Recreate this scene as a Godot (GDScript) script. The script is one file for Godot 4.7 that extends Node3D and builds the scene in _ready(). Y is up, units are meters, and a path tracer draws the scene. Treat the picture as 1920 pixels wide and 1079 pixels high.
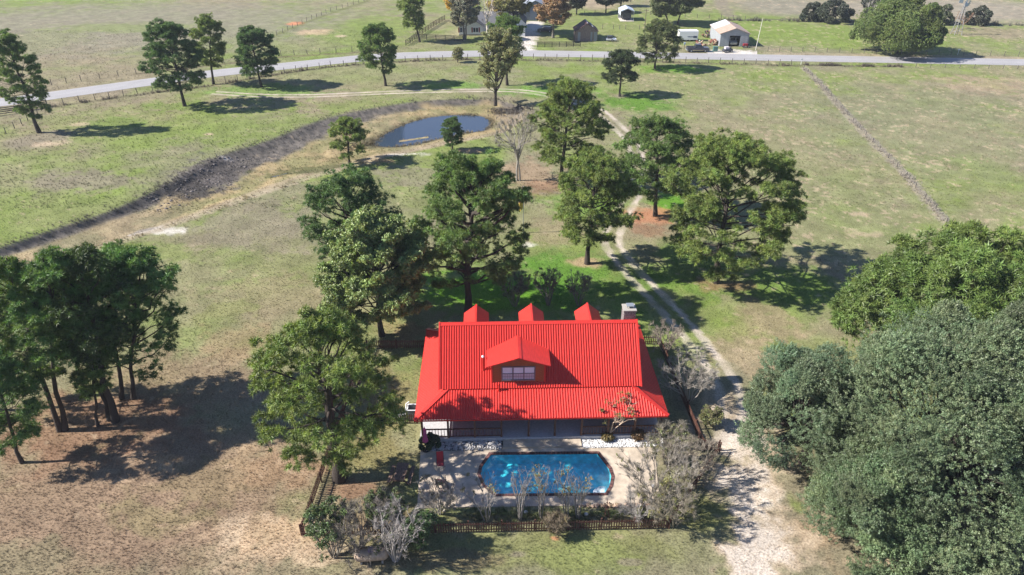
extends Node3D
# A red-roofed ranch house with a pool, its lawn, pines and pond, seen from a drone at 40 m.
# Places were surveyed from the photograph: spot(px, py) is the ground point that the photo shows at that pixel.

const F := 1320.0
const TILT := 0.5393
const EYE := 40.0
var R := RandomNumberGenerator.new()
var used_names := {}
var mats := {}
var tex := {}
var env: Environment

# ---------------------------------------------------------------- surveying
func ray(px: float, py: float) -> Vector3:
	var u := (px - 960.0) / F
	var v := (539.5 - py) / F
	return Vector3(u, v * cos(TILT) - sin(TILT), -cos(TILT) - v * sin(TILT))

func spot(px: float, py: float, h := 0.0) -> Vector3:
	var d := ray(px, py)
	var t := (EYE - h) / -d.y
	return Vector3(d.x * t, h, d.z * t)

func at_depth(px: float, py: float, z: float) -> Vector3:
	var d := ray(px, py)
	var t := z / d.z
	return Vector3(d.x * t, EYE + d.y * t, z)

func seen_at(p: Vector3) -> Vector2:
	var y := p.y - EYE
	var f := -(p.z * cos(TILT)) - y * sin(TILT)
	var up := y * cos(TILT) - p.z * sin(TILT)
	return Vector2(960.0 + F * p.x / f, 539.5 - F * up / f)

func metres(p: Vector3) -> float:      # metres per photo pixel at p
	return (-(p.z * cos(TILT)) - (p.y - EYE) * sin(TILT)) / F

# ---------------------------------------------------------------- meshes
class Shape:
	var v := PackedVector3Array()
	var n := PackedVector3Array()
	var c := PackedColorArray()
	var ix := PackedInt32Array()
	var tint := Color.WHITE
	var coloured := false
	func tri(a: Vector3, b: Vector3, d: Vector3) -> void:      # counter-clockwise seen from outside
		var m := (b - a).cross(d - a).normalized()
		var k := v.size()
		v.append(a); v.append(d); v.append(b)
		for i in 3:
			n.append(m)
			c.append(tint)
		ix.append(k); ix.append(k + 1); ix.append(k + 2)
	func quad(a: Vector3, b: Vector3, d: Vector3, e: Vector3) -> void:
		var m := (b - a).cross(d - a)
		if m.length() < 1e-9:
			m = (d - a).cross(e - a)
		m = m.normalized()
		var k := v.size()
		v.append(a); v.append(b); v.append(d); v.append(e)
		for i in 4:
			n.append(m)
			c.append(tint)
		ix.append(k); ix.append(k + 2); ix.append(k + 1)
		ix.append(k); ix.append(k + 3); ix.append(k + 2)
	func poly(p: Array) -> void:                               # convex or star-shaped round its mean, counter-clockwise from outside
		var m := Vector3.ZERO
		for q in p:
			m += q
		m /= p.size()
		for i in p.size():
			tri(m, p[i], p[(i + 1) % p.size()])
	func box(at: Vector3, size: Vector3, b := Basis()) -> void:
		var x := b.x * size.x / 2.0
		var y := b.y * size.y / 2.0
		var z := b.z * size.z / 2.0
		quad(at - x - y + z, at + x - y + z, at + x + y + z, at - x + y + z)
		quad(at + x - y - z, at - x - y - z, at - x + y - z, at + x + y - z)
		quad(at + x - y + z, at + x - y - z, at + x + y - z, at + x + y + z)
		quad(at - x - y - z, at - x - y + z, at - x + y + z, at - x + y - z)
		quad(at - x + y + z, at + x + y + z, at + x + y - z, at - x + y - z)
		quad(at - x - y - z, at + x - y - z, at + x - y + z, at - x - y + z)
	func beam(a: Vector3, b: Vector3, w: float, h: float) -> void:
		var d := (b - a)
		var z := d.normalized()
		var up := Vector3.UP if absf(z.y) < 0.99 else Vector3.RIGHT
		var x := up.cross(z).normalized()
		var y := z.cross(x)
		box((a + b) / 2.0, Vector3(w, h, d.length()), Basis(x, y, z))
	func tube(p: PackedVector3Array, r: PackedFloat32Array, sides := 5, cap := true) -> void:
		var k0 := v.size()
		var z0 := Vector3.ZERO
		var x := Vector3.ZERO
		for i in p.size():
			var z := (p[mini(i + 1, p.size() - 1)] - p[maxi(i - 1, 0)]).normalized()
			if i == 0:
				x = z.cross(Vector3.RIGHT if absf(z.x) < 0.8 else Vector3.FORWARD).normalized()
			else:
				x = (x - z * x.dot(z)).normalized()
			var y := z.cross(x)
			for s in sides:
				var a := TAU * s / sides
				var o := x * cos(a) + y * sin(a)
				v.append(p[i] + o * r[i])
				n.append(o)
				c.append(tint)
			z0 = z
		for i in p.size() - 1:
			for s in sides:
				var a := k0 + i * sides + s
				var b := k0 + i * sides + (s + 1) % sides
				ix.append(a); ix.append(a + sides); ix.append(b)
				ix.append(b); ix.append(a + sides); ix.append(b + sides)
		if cap:
			var k := v.size()
			v.append(p[p.size() - 1]); n.append(z0); c.append(tint)
			for s in sides:
				ix.append(k - sides + s); ix.append(k); ix.append(k - sides + (s + 1) % sides)
	func lathe(at: Vector3, prof: Array, sides := 16) -> void:  # prof: [radius, height] from the bottom up
		var k0 := v.size()
		for i in prof.size():
			var q: Array = prof[i]
			var e: Array = prof[mini(i + 1, prof.size() - 1)]
			var w: Array = prof[maxi(i - 1, 0)]
			var nr: float = e[1] - w[1]
			var ny: float = w[0] - e[0]
			for s in sides:
				var a := TAU * s / sides
				v.append(at + Vector3(cos(a) * q[0], q[1], sin(a) * q[0]))
				n.append(Vector3(cos(a) * nr, ny, sin(a) * nr).normalized() if absf(nr) + absf(ny) > 1e-6 else Vector3.UP)
				c.append(tint)
		for i in prof.size() - 1:
			for s in sides:
				var a := k0 + i * sides + s
				var b := k0 + i * sides + (s + 1) % sides
				ix.append(a); ix.append(b); ix.append(a + sides)
				ix.append(b); ix.append(b + sides); ix.append(a + sides)
	func blob(at: Vector3, size: Vector3, rough: float, rng: RandomNumberGenerator, rings := 5, sides := 7) -> void:
		var k0 := v.size()
		for i in rings + 1:
			var f := PI * i / rings
			for s in sides:
				var a := TAU * (s + 0.5 * (i % 2)) / sides
				var q := Vector3(sin(f) * cos(a), cos(f), sin(f) * sin(a))
				v.append(at + q * size * (1.0 + rng.randf_range(-rough, rough)))
				n.append((q / size).normalized())
				c.append(tint)
		for i in rings:
			for s in sides:
				var a := k0 + i * sides + s
				var b := k0 + i * sides + (s + 1) % sides
				ix.append(a); ix.append(a + sides); ix.append(b)
				ix.append(b); ix.append(a + sides); ix.append(b + sides)
	func mesh() -> ArrayMesh:
		var a := []
		a.resize(Mesh.ARRAY_MAX)
		a[Mesh.ARRAY_VERTEX] = v
		a[Mesh.ARRAY_NORMAL] = n
		if coloured:
			a[Mesh.ARRAY_COLOR] = c
		a[Mesh.ARRAY_INDEX] = ix
		var m := ArrayMesh.new()
		m.add_surface_from_arrays(Mesh.PRIMITIVE_TRIANGLES, a)
		return m

# ---------------------------------------------------------------- nodes
func numbered(called: String) -> String:
	if not used_names.has(called):
		used_names[called] = 0
		return called
	used_names[called] += 1
	return "%s_%03d" % [called, used_names[called]]

func thing(called: String, label: String, category: String, at := Vector3.ZERO, turn := 0.0, group := "") -> Node3D:
	var o := Node3D.new()
	o.name = numbered(called)
	add_child(o, true)
	o.position = at
	o.rotation.y = turn
	o.set_meta("label", label)
	o.set_meta("category", category)
	if group:
		o.set_meta("group", group)
	return o

func part(called: String, s: Shape, m: Material, parent: Node, at := Vector3.ZERO) -> MeshInstance3D:
	return piece(called, s.mesh(), m, parent, Transform3D(Basis(), at))

func piece(called: String, me: Mesh, m: Material, parent: Node, t := Transform3D()) -> MeshInstance3D:
	var o := MeshInstance3D.new()
	o.name = called if parent != self else numbered(called)
	o.mesh = me
	o.material_override = m
	o.transform = t
	parent.add_child(o, true)
	return o

func stuff(o: Node3D) -> Node3D:
	o.set_meta("kind", "stuff")
	return o

func setting(called: String, s: Shape, m: Material, label: String, category: String) -> MeshInstance3D:
	var o := part(called, s, m, self)
	o.set_meta("kind", "structure")
	o.set_meta("label", label)
	o.set_meta("category", category)
	return o

func copies(called: String, me: Mesh, m: Material, parent: Node, where: Array[Transform3D], tints: PackedColorArray) -> MultiMeshInstance3D:
	var mm := MultiMesh.new()
	mm.transform_format = MultiMesh.TRANSFORM_3D
	mm.use_colors = true
	mm.mesh = me
	mm.instance_count = where.size()
	for i in where.size():
		mm.set_instance_transform(i, where[i])
		mm.set_instance_color(i, tints[i])
	var o := MultiMeshInstance3D.new()
	o.name = called if parent != self else numbered(called)
	o.multimesh = mm
	o.material_override = m
	parent.add_child(o, true)
	o.set_meta("kind", "stuff")
	return o

# ---------------------------------------------------------------- materials
func lin(r: float, g: float, b: float) -> Color:
	return Color(r, g, b).linear_to_srgb()

func noise_tex(key: String, size: int, freq: float, octaves: int, lo: float, hi: float, kind := FastNoiseLite.TYPE_SIMPLEX_SMOOTH, stretch := 1.0) -> ImageTexture:
	if tex.has(key):
		return tex[key]
	var f := FastNoiseLite.new()
	f.seed = 11 + tex.size()
	f.noise_type = kind
	f.frequency = freq
	f.fractal_octaves = octaves
	f.fractal_gain = 0.6
	var im := f.get_seamless_image(size, size)
	im.convert(Image.FORMAT_L8)
	var d := im.get_data()
	for i in d.size():
		d[i] = int(255.0 * lerpf(lo, hi, d[i] / 255.0))
	im = Image.create_from_data(size, size, false, Image.FORMAT_L8, d)
	im.convert(Image.FORMAT_RGB8)
	tex[key] = ImageTexture.create_from_image(im)
	return tex[key]

func mat(key: String, c := Color.WHITE, rough := 0.8, t: Texture2D = null, scale := Vector3.ONE, bump := 0.0, metal := 0.0) -> StandardMaterial3D:
	if mats.has(key):
		return mats[key]
	var m := StandardMaterial3D.new()
	m.resource_name = key
	m.albedo_color = c
	m.roughness = rough
	m.metallic = metal
	m.cull_mode = BaseMaterial3D.CULL_DISABLED
	if t:
		m.albedo_texture = t
		m.uv1_triplanar = true
		m.uv1_world_triplanar = true
		m.uv1_scale = scale
		if bump > 0.0:
			m.heightmap_enabled = true
			m.heightmap_texture = t
			m.heightmap_scale = bump
	mats[key] = m
	return m

func tinted(key: String, rough := 0.8, back := 0.0) -> StandardMaterial3D:
	if mats.has(key):
		return mats[key]
	var m := mat(key, Color.WHITE, rough)
	m.vertex_color_use_as_albedo = true
	if back > 0.0:
		m.backlight_enabled = true
		m.backlight = Color(back, back, back * 0.6)
	return m

# ---------------------------------------------------------------- the ground
const NI := 520
const NJ := 540
const GAIN := 1.50                                           # the turf textures darken on average by this much
var col_s := PackedFloat32Array()
var row_d := PackedFloat32Array()
var gv := PackedVector3Array()
var gc := PackedColorArray()
var rim := PackedVector2Array()
var brink := PackedVector2Array()
var creek := PackedVector2Array()
var pond := PackedVector2Array()
var sandbar := PackedVector2Array()
var creek_box := Rect2()
var bare_cells := {}
var na := FastNoiseLite.new()
var nb := FastNoiseLite.new()
var nc := FastNoiseLite.new()

func flat(list: Array, h := 0.0) -> PackedVector2Array:      # photo pixels -> ground x, z
	var out := PackedVector2Array()
	for q in list:
		var p := spot(q[0], q[1], h)
		out.append(Vector2(p.x, p.z))
	return out

func smooth_line(p: PackedVector2Array, steps := 6, closed := false) -> PackedVector2Array:
	var out := PackedVector2Array()
	var n := p.size()
	for i in (n if closed else n - 1):
		var a := p[(i - 1 + n) % n] if closed else p[maxi(i - 1, 0)]
		var b := p[i]
		var c := p[(i + 1) % n]
		var d := p[(i + 2) % n] if closed else p[mini(i + 2, n - 1)]
		for k in steps:
			out.append(b.cubic_interpolate(c, a, d, float(k) / steps))
	if not closed:
		out.append(p[n - 1])
	return out

func off_line(p: Vector2, line: PackedVector2Array) -> float:
	var best := 1e9
	for i in line.size() - 1:
		best = minf(best, p.distance_squared_to(Geometry2D.get_closest_point_to_segment(p, line[i], line[i + 1])))
	return sqrt(best)

func creek_share(p: Vector2) -> float:                        # 0 on the steep far bank, 1 at the near edge, -1 outside
	if not creek_box.has_point(p) or not Geometry2D.is_point_in_polygon(p, creek):
		return -1.0
	var a := off_line(p, rim)
	return a / (a + off_line(p, brink) + 0.001)

func ground_y(x: float, z: float) -> float:
	var p := Vector2(x, z)
	if pool_box.has_point(p) and Geometry2D.is_point_in_polygon(p, pool_ring):
		return -2.0                                            # dug out for the basin
	var u := creek_share(p)
	if u < 0.0:
		return 0.0
	var y := -0.8 * smoothstep(0.0, 0.16, u) * (1.0 - smoothstep(0.62, 1.0, u))
	y += 0.10 * nb.get_noise_2d(x * 3.0, z * 3.0) * smoothstep(0.0, 0.1, u) * (1.0 - smoothstep(0.85, 1.0, u))
	var d := off_line(p, pond)
	if Geometry2D.is_point_in_polygon(p, pond):
		var bar := p.distance_to(Geometry2D.get_closest_point_to_segment(p, sandbar[0], sandbar[1]))
		y = maxf(minf(y, -1.0 - 0.25 * d), -0.95 - 0.25 * maxf(bar - 0.25, 0.0))
	else:
		y = minf(y, -1.0 + 0.13 * d)
	return y

func col_x(s: float, d: float) -> float:
	return s * (0.66 * clampf(d, 24.0, 300.0) + 16.0)

func lay_grid() -> void:
	for s in [-40.0, -12.0, -5.0, -2.5, -1.6, -1.25, -1.1]:
		col_s.append(s)
	for i in NI:
		col_s.append(-1.0 + 2.0 * i / (NI - 1))
	for s in [1.1, 1.25, 1.6, 2.5, 5.0, 12.0, 40.0]:
		col_s.append(s)
	for d in [-1500.0, -500.0, -150.0, -60.0, -20.0, 0.0, 10.0, 17.0, 21.0]:
		row_d.append(d)
	for j in NJ:
		row_d.append(24.0 * pow(300.0 / 24.0, float(j) / (NJ - 1)))
	for d in [320.0, 370.0, 450.0, 700.0, 1200.0, 2500.0, 5000.0]:
		row_d.append(d)

func ground_at(x: float, z: float) -> Color:                  # the painted colour
	var d := -z
	var j := clampi(9 + int(round(log(maxf(d, 24.0) / 24.0) / log(12.5) * (NJ - 1))), 9, 8 + NJ)
	var s := x / (0.66 * clampf(row_d[j], 24.0, 300.0) + 16.0)
	var i := clampi(7 + int(round((s + 1.0) / 2.0 * (NI - 1))), 7, 6 + NI)
	return gc[j * col_s.size() + i]

func rows_near(z0: float, z1: float) -> Vector2i:             # z0 < z1
	var a := row_d.bsearch(-z1)
	var b := row_d.bsearch(-z0)
	return Vector2i(a, mini(b, row_d.size() - 1))

func daub(px: float, py: float, rx: float, ry: float, c: Color, strength: float, broken := 0.6) -> void:
	var p := spot(px, py)
	var mx := rx * metres(p)
	var mz := (spot(px, py + ry).z - spot(px, py - ry).z) / 2.0
	daub_at(p.x, p.z, mx, mz, c, strength, broken)

func daub_at(x0: float, z0: float, mx: float, mz: float, c: Color, strength: float, broken := 0.6) -> void:
	var rows := rows_near(z0 - mz * 1.3, z0 + mz * 1.3)
	var w := col_s.size()
	for j in range(rows.x, rows.y + 1):
		var k := 0.66 * clampf(row_d[j], 24.0, 300.0) + 16.0
		var i0 := maxi(col_s.bsearch((x0 - mx * 1.3) / k) - 1, 0)
		var i1 := mini(col_s.bsearch((x0 + mx * 1.3) / k) + 1, w - 1)
		for i in range(i0, i1 + 1):
			var q := gv[j * w + i]
			var a := (q.x - x0) / mx
			var b := (q.z - z0) / mz
			var r := sqrt(a * a + b * b)
			if r > 1.3:
				continue
			var n := nb.get_noise_2d(q.x * 1.7, q.z * 1.7) * 0.7 + nc.get_noise_2d(q.x, q.z) * 0.5
			var t := (1.0 - smoothstep(0.45, 1.0, r + n * broken)) * strength
			if t > 0.0:
				gc[j * w + i] = gc[j * w + i].lerp(c, t)

func brush(line: PackedVector2Array, width: float, c: Color, strength: float, broken := 0.5, soft := 0.5) -> void:
	var w := col_s.size()
	for s in line.size() - 1:
		var a := line[s]
		var b := line[s + 1]
		var rows := rows_near(minf(a.y, b.y) - width, maxf(a.y, b.y) + width)
		for j in range(rows.x, rows.y + 1):
			var k := 0.66 * clampf(row_d[j], 24.0, 300.0) + 16.0
			var i0 := maxi(col_s.bsearch((minf(a.x, b.x) - width) / k) - 1, 0)
			var i1 := mini(col_s.bsearch((maxf(a.x, b.x) + width) / k) + 1, w - 1)
			for i in range(i0, i1 + 1):
				var q := gv[j * w + i]
				var p := Vector2(q.x, q.z)
				var e := Geometry2D.get_closest_point_to_segment(p, a, b)
				if s < line.size() - 2 and e == b:
					continue
				var r := p.distance_to(e) / width + (nb.get_noise_2d(q.x * 2.0, q.z * 2.0) + nc.get_noise_2d(q.x, q.z)) * broken * 0.6
				var t := (1.0 - smoothstep(1.0 - soft, 1.0, r)) * strength
				if t > 0.0:
					gc[j * w + i] = gc[j * w + i].lerp(c, t)

const TAN := Color(0.270, 0.220, 0.152)
const OLIVE := Color(0.222, 0.232, 0.108)
const GREEN := Color(0.180, 0.240, 0.055)
const LUSH := Color(0.105, 0.255, 0.018)
const BROWN := Color(0.268, 0.188, 0.128)
const NEEDLES := Color(0.255, 0.150, 0.096)
const SAND := Color(0.50, 0.39, 0.275)
const PALE := Color(0.70, 0.65, 0.60)
const MAUVE := Color(0.235, 0.200, 0.150)
const FALLOW := Color(0.245, 0.225, 0.165)
const STRAW := Color(0.36, 0.280, 0.155)
const CHAR := Color(0.085, 0.078, 0.072)
const CLAY := Color(0.55, 0.24, 0.13)

func make_ground() -> void:
	na.seed = 3
	na.frequency = 0.011
	na.fractal_octaves = 3
	nb.seed = 5
	nb.frequency = 0.09
	nb.fractal_octaves = 3
	nc.seed = 7
	nc.frequency = 0.55
	nc.fractal_octaves = 2
	lay_grid()
	rim = smooth_line(flat([[-160, 508], [0, 462], [100, 428], [200, 396], [300, 350], [370, 312], [430, 284], [500, 262], [590, 226], [680, 204], [780, 189], [870, 184], [930, 186], [985, 200]]), 4)
	brink = smooth_line(flat([[-160, 590], [0, 528], [120, 482], [250, 446], [350, 412], [480, 366], [620, 322], [720, 300], [820, 276], [910, 258], [965, 238], [985, 205]]), 4)
	creek = rim.duplicate()
	for i in brink.size():
		creek.append(brink[brink.size() - 1 - i])
	pond = smooth_line(flat([[700, 270], [722, 252], [756, 235], [803, 221], [860, 216], [904, 219], [922, 231], [910, 244], [872, 250], [842, 256], [812, 263], [780, 271], [730, 276]], -1.0), 4, true)
	pond.append(pond[0])
	sandbar = flat([[752, 264], [800, 257]], -0.93)
	creek_box = Rect2(creek[0], Vector2.ZERO)
	for p in creek:
		creek_box = creek_box.expand(p)
	var w := col_s.size()
	gv.resize(w * row_d.size())
	gc.resize(w * row_d.size())
	for j in row_d.size():
		var d := row_d[j]
		for i in w:
			var x := col_x(col_s[i], d)
			var z := -d
			gv[j * w + i] = Vector3(x, ground_y(x, z), z)
			var a := na.get_noise_2d(x, z)
			var b := nb.get_noise_2d(x, z)
			var c := nc.get_noise_2d(x, z)
			var k := OLIVE.lerp(TAN, clampf(a * 1.5 + b * 0.7 + 0.1, 0.0, 0.8))
			k = k.lerp(GREEN, clampf(-a * 1.3 - b * 1.0 + c * 0.25 - 0.02, 0.0, 0.75))
			k = k.lerp(MAUVE, clampf(na.get_noise_2d(x * 1.9 + 300.0, z * 1.9) * 1.6 + b * 0.5 - 0.25, 0.0, 0.5))
			gc[j * w + i] = k
	paint()
	# flecks of bare, sun-bleached soil and a fine unevenness of tone
	for j in row_d.size():
		for i in w:
			var q := gv[j * w + i]
			var right := smoothstep(15.0, 40.0, q.x)
			var f := nc.get_noise_2d(q.x * 1.1 + 40.0, q.z * 1.1) + 0.45 * nb.get_noise_2d(q.x * 0.8, q.z * 0.8 + 90.0)
			var t := smoothstep(lerpf(0.62, 0.36, right), lerpf(0.85, 0.62, right), f) * lerpf(0.45, 0.6, right)
			var k := gc[j * w + i].lerp(Color(0.46, 0.36, 0.25), t)
			gc[j * w + i] = k * (1.0 + 0.14 * nc.get_noise_2d(q.x * 2.2, q.z * 2.2) + 0.12 * nb.get_noise_2d(q.z * 2.5, q.x * 2.5))
	var ix := PackedInt32Array()
	for j in row_d.size() - 1:
		for i in w - 1:
			var a := j * w + i
			ix.append_array([a, a + w, a + 1, a + 1, a + w, a + w + 1])
	var nn := PackedVector3Array()
	nn.resize(gv.size())
	for j in row_d.size():
		for i in w:
			var k := j * w + i
			if i == 0 or j == 0 or i == w - 1 or j == row_d.size() - 1:
				nn[k] = Vector3.UP
			else:
				nn[k] = (gv[k + 1] - gv[k - 1]).cross(gv[k + w] - gv[k - w]).normalized()
	var arr := []
	arr.resize(Mesh.ARRAY_MAX)
	arr[Mesh.ARRAY_VERTEX] = gv
	arr[Mesh.ARRAY_NORMAL] = nn
	var shown := gc.duplicate()
	for k in shown.size():
		shown[k] = shown[k] * GAIN
	arr[Mesh.ARRAY_COLOR] = shown
	arr[Mesh.ARRAY_INDEX] = ix
	var me := ArrayMesh.new()
	me.add_surface_from_arrays(Mesh.PRIMITIVE_TRIANGLES, arr)
	var o := piece("ground", me, turf(), self)
	o.set_meta("kind", "structure")
	o.set_meta("label", "dry winter grassland of olive, tan and green patches round the house")
	o.set_meta("category", "ground")

func turf() -> StandardMaterial3D:
	if mats.has("turf"):
		return mats.turf
	var m := mat("turf", Color.WHITE, 0.95, noise_tex("turf", 1024, 0.045, 4, 0.68, 1.0), Vector3.ONE * 0.105, 3.6)
	m.vertex_color_use_as_albedo = true
	m.metallic_specular = 0.2
	m.detail_enabled = true
	m.detail_blend_mode = BaseMaterial3D.BLEND_MODE_MUL
	m.detail_albedo = noise_tex("mottle", 512, 0.02, 4, 0.82, 1.0)
	m.detail_uv_layer = BaseMaterial3D.DETAIL_UV_2
	m.uv2_triplanar = true
	m.uv2_world_triplanar = true
	m.uv2_scale = Vector3.ONE * 0.021
	return m

func paint() -> void:
	# far fields
	daub(250, 45, 520, 60, FALLOW, 0.8, 0.35)
	daub(230, 52, 190, 12, GREEN, 0.5, 0.6)
	daub(60, 80, 120, 40, OLIVE, 0.5)
	daub(700, 60, 120, 45, GREEN, 0.75, 0.5)
	daub(560, 88, 110, 14, OLIVE, 0.7)
	daub(553, 44, 22, 4, CLAY, 1.0, 0.5)
	daub(590, 60, 40, 8, Color(0.5, 0.37, 0.24), 0.75)
	daub(640, 68, 16, 3, SAND, 0.8)
	daub(1250, 45, 330, 45, GREEN, 0.7, 0.4)
	daub(1560, 68, 330, 28, GREEN, 0.75, 0.3)
	daub(1880, 62, 120, 16, TAN, 0.8)
	brush(flat([[1350, -30], [1352, 8], [1368, 30]]), 3.0, MAUVE, 0.8)
	daub(1480, 12, 130, 24, FALLOW, 0.95, 0.15)
	daub(1780, 18, 330, 32, Color(0.29, 0.255, 0.195), 0.95, 0.2)
	daub(1120, 8, 40, 14, Color(0.34, 0.27, 0.19), 0.8, 0.3)
	# the strips along the road
	daub(250, 240, 330, 60, GREEN, 0.45, 0.7)
	daub(120, 400, 330, 90, GREEN, 0.55, 0.7)
	daub(150, 340, 130, 28, MAUVE, 0.8, 0.7)
	daub(450, 235, 220, 50, GREEN, 0.55, 0.7)
	daub(650, 140, 260, 26, OLIVE, 0.6)
	daub(700, 200, 200, 16, GREEN, 0.6)
	daub(70, 262, 75, 22, MAUVE, 0.9, 0.5)
	daub(90, 270, 40, 8, SAND, 0.7, 0.7)
	daub(210, 232, 90, 14, Color(0.14, 0.22, 0.04), 0.55, 0.7)
	daub(330, 200, 80, 12, Color(0.14, 0.22, 0.04), 0.55, 0.7)
	daub(150, 233, 24, 5, SAND, 0.7, 0.6)
	daub(390, 252, 12, 3, SAND, 0.8, 0.6)
	daub(500, 170, 150, 16, LUSH, 0.55, 0.6)
	daub(840, 160, 100, 9, LUSH, 0.6, 0.6)
	daub(1030, 170, 120, 13, LUSH, 0.7, 0.6)
	daub(1200, 190, 90, 26, Color(0.10, 0.21, 0.025), 0.9, 0.6)
	daub(1163, 180, 22, 5, MAUVE, 0.8)
	daub(1270, 130, 80, 9, LUSH, 0.85, 0.6)
	daub(1300, 165, 160, 30, OLIVE, 0.6, 0.8)
	daub(1700, 120, 260, 5, GREEN, 0.8, 0.3)
	daub(1500, 210, 240, 60, MAUVE, 0.2, 0.9)
	daub(1480, 300, 260, 70, OLIVE, 0.6, 0.9)
	daub(1720, 200, 260, 60, Color(0.20, 0.205, 0.115), 0.6, 0.9)
	daub(1850, 160, 120, 20, Color(0.36, 0.27, 0.19), 0.6, 1.0)
	daub(1850, 330, 120, 60, GREEN, 0.4, 0.9)
	daub(1750, 230, 60, 20, Color(0.36, 0.27, 0.19), 0.5, 1.1)
	daub(1500, 400, 330, 130, Color(0.205, 0.225, 0.100), 0.6, 0.6)
	daub(1760, 260, 260, 100, Color(0.205, 0.220, 0.115), 0.5, 0.8)
	daub(620, 430, 260, 110, Color(0.20, 0.205, 0.10), 0.45, 0.8)
	daub(1610, 402, 24, 6, SAND, 0.7, 0.9)
	daub(1590, 440, 60, 10, SAND, 0.5, 1.2)
	# middle lawn
	daub(700, 380, 200, 60, OLIVE, 0.6, 0.8)
	daub(480, 420, 170, 50, MAUVE, 0.6, 0.9)
	daub(560, 500, 120, 60, Color(0.20, 0.215, 0.085), 0.6, 0.8)
	daub(800, 330, 120, 24, MAUVE, 0.6, 0.9)
	daub(290, 480, 170, 26, GREEN, 0.5, 0.8)
	daub(500, 560, 160, 60, Color(0.27, 0.225, 0.135), 0.6, 0.9)
	daub(420, 590, 60, 50, GREEN, 0.35, 0.9)
	daub(1040, 440, 60, 40, Color(0.29, 0.235, 0.15), 0.7, 0.7)
	daub(1000, 330, 90, 40, Color(0.31, 0.225, 0.15), 0.75, 0.7)
	daub(1040, 352, 70, 18, NEEDLES, 0.65, 0.8)
	daub(880, 283, 44, 5, Color(0.36, 0.24, 0.16), 0.8, 0.6)
	daub(700, 300, 60, 10, Color(0.30, 0.18, 0.11), 0.7, 0.7)
	daub(990, 460, 24, 6, PALE, 0.6, 0.8)
	daub(1210, 250, 90, 40, MAUVE, 0.6, 0.8)
	# round the house
	daub(930, 545, 210, 60, LUSH, 0.9, 0.5)
	daub(1060, 515, 110, 70, Color(0.10, 0.215, 0.03), 0.9, 0.5)
	daub(1180, 540, 90, 60, Color(0.11, 0.19, 0.035), 0.7, 0.7)
	daub(1300, 510, 110, 70, Color(0.11, 0.20, 0.03), 0.75, 0.6)
	daub(1470, 540, 170, 60, Color(0.11, 0.19, 0.03), 0.85, 0.5)
	daub(1110, 375, 110, 40, LUSH, 0.5, 0.8)
	daub(1270, 385, 60, 30, LUSH, 0.9, 0.6)
	daub(1210, 405, 60, 24, CLAY.lerp(NEEDLES, 0.4), 0.85, 0.5)
	daub(1215, 430, 50, 18, NEEDLES, 0.7, 0.7)
	daub(1095, 492, 40, 12, Color(0.42, 0.29, 0.19), 0.8, 0.7)
	daub(1370, 535, 80, 16, NEEDLES, 0.7, 0.8)
	daub(1430, 600, 80, 50, Color(0.30, 0.235, 0.15), 0.7, 0.8)
	daub(1390, 660, 90, 60, Color(0.32, 0.255, 0.16), 0.75, 0.9)
	daub(1350, 600, 70, 40, GREEN, 0.5, 0.9)
	daub(760, 620, 60, 30, Color(0.29, 0.20, 0.11), 0.6, 0.8)
	daub(730, 730, 80, 60, Color(0.27, 0.22, 0.105), 0.7, 0.7)
	daub(690, 850, 110, 60, Color(0.22, 0.19, 0.075), 0.7, 0.7)
	daub(670, 920, 90, 32, NEEDLES, 0.85, 0.6)
	daub(725, 980, 100, 40, Color(0.20, 0.14, 0.09), 0.7, 0.6)
	daub(1010, 1030, 330, 55, Color(0.205, 0.215, 0.085), 0.8, 0.5)
	daub(1100, 1050, 140, 40, GREEN, 0.25, 0.7)
	daub(1040, 1010, 12, 5, CLAY, 0.8, 0.6)
	daub(970, 1040, 22, 9, MAUVE, 0.7, 0.7)
	daub(1180, 1055, 30, 8, MAUVE, 0.7, 0.9)
	daub(1000, 970, 260, 17, Color(0.16, 0.13, 0.07), 0.7, 0.7)
	daub(1030, 962, 220, 6, GREEN, 0.6, 1.2)
	# brown bottom left
	daub(240, 930, 480, 200, BROWN, 0.95, 0.25)
	daub(330, 720, 230, 90, BROWN, 0.7, 0.5)
	daub(440, 640, 110, 40, Color(0.29, 0.215, 0.125), 0.6, 0.7)
	daub(160, 800, 230, 90, NEEDLES, 0.75, 0.6)
	daub(400, 900, 140, 60, Color(0.235, 0.185, 0.105), 0.6, 0.9)
	daub(290, 970, 120, 40, Color(0.235, 0.20, 0.105), 0.6, 0.9)
	daub(60, 1050, 120, 40, Color(0.22, 0.20, 0.12), 0.6, 0.9)
	daub(520, 880, 90, 40, Color(0.31, 0.21, 0.13), 0.8, 0.8)
	daub(530, 1010, 110, 60, Color(0.46, 0.335, 0.215), 0.8, 0.8)
	daub(590, 1040, 90, 30, SAND, 0.7, 0.8)
	daub(430, 1010, 30, 60, SAND, 0.6, 1.1)
	daub(450, 870, 22, 60, Color(0.4, 0.29, 0.18), 0.5, 1.1)
	daub(300, 860, 60, 12, Color(0.42, 0.28, 0.16), 0.6, 0.9)
	daub(810, 1050, 160, 24, Color(0.23, 0.18, 0.11), 0.7, 0.6)
	R.seed = 77
	for k in 46:                                               # pale scuffs on the worn slope
		var x := R.randf_range(180, 600)
		daub(x, R.randf_range(850, 1079), R.randf_range(6, 26), R.randf_range(3, 10), Color(0.43, 0.315, 0.21), R.randf_range(0.3, 0.65), 1.1)
	daub(500, 1050, 90, 34, Color(0.45, 0.335, 0.225), 0.6, 1.0)
	# white sand of the drive at the bottom
	daub(1400, 900, 60, 60, Color(0.34, 0.29, 0.20), 0.8, 0.6)
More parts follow.
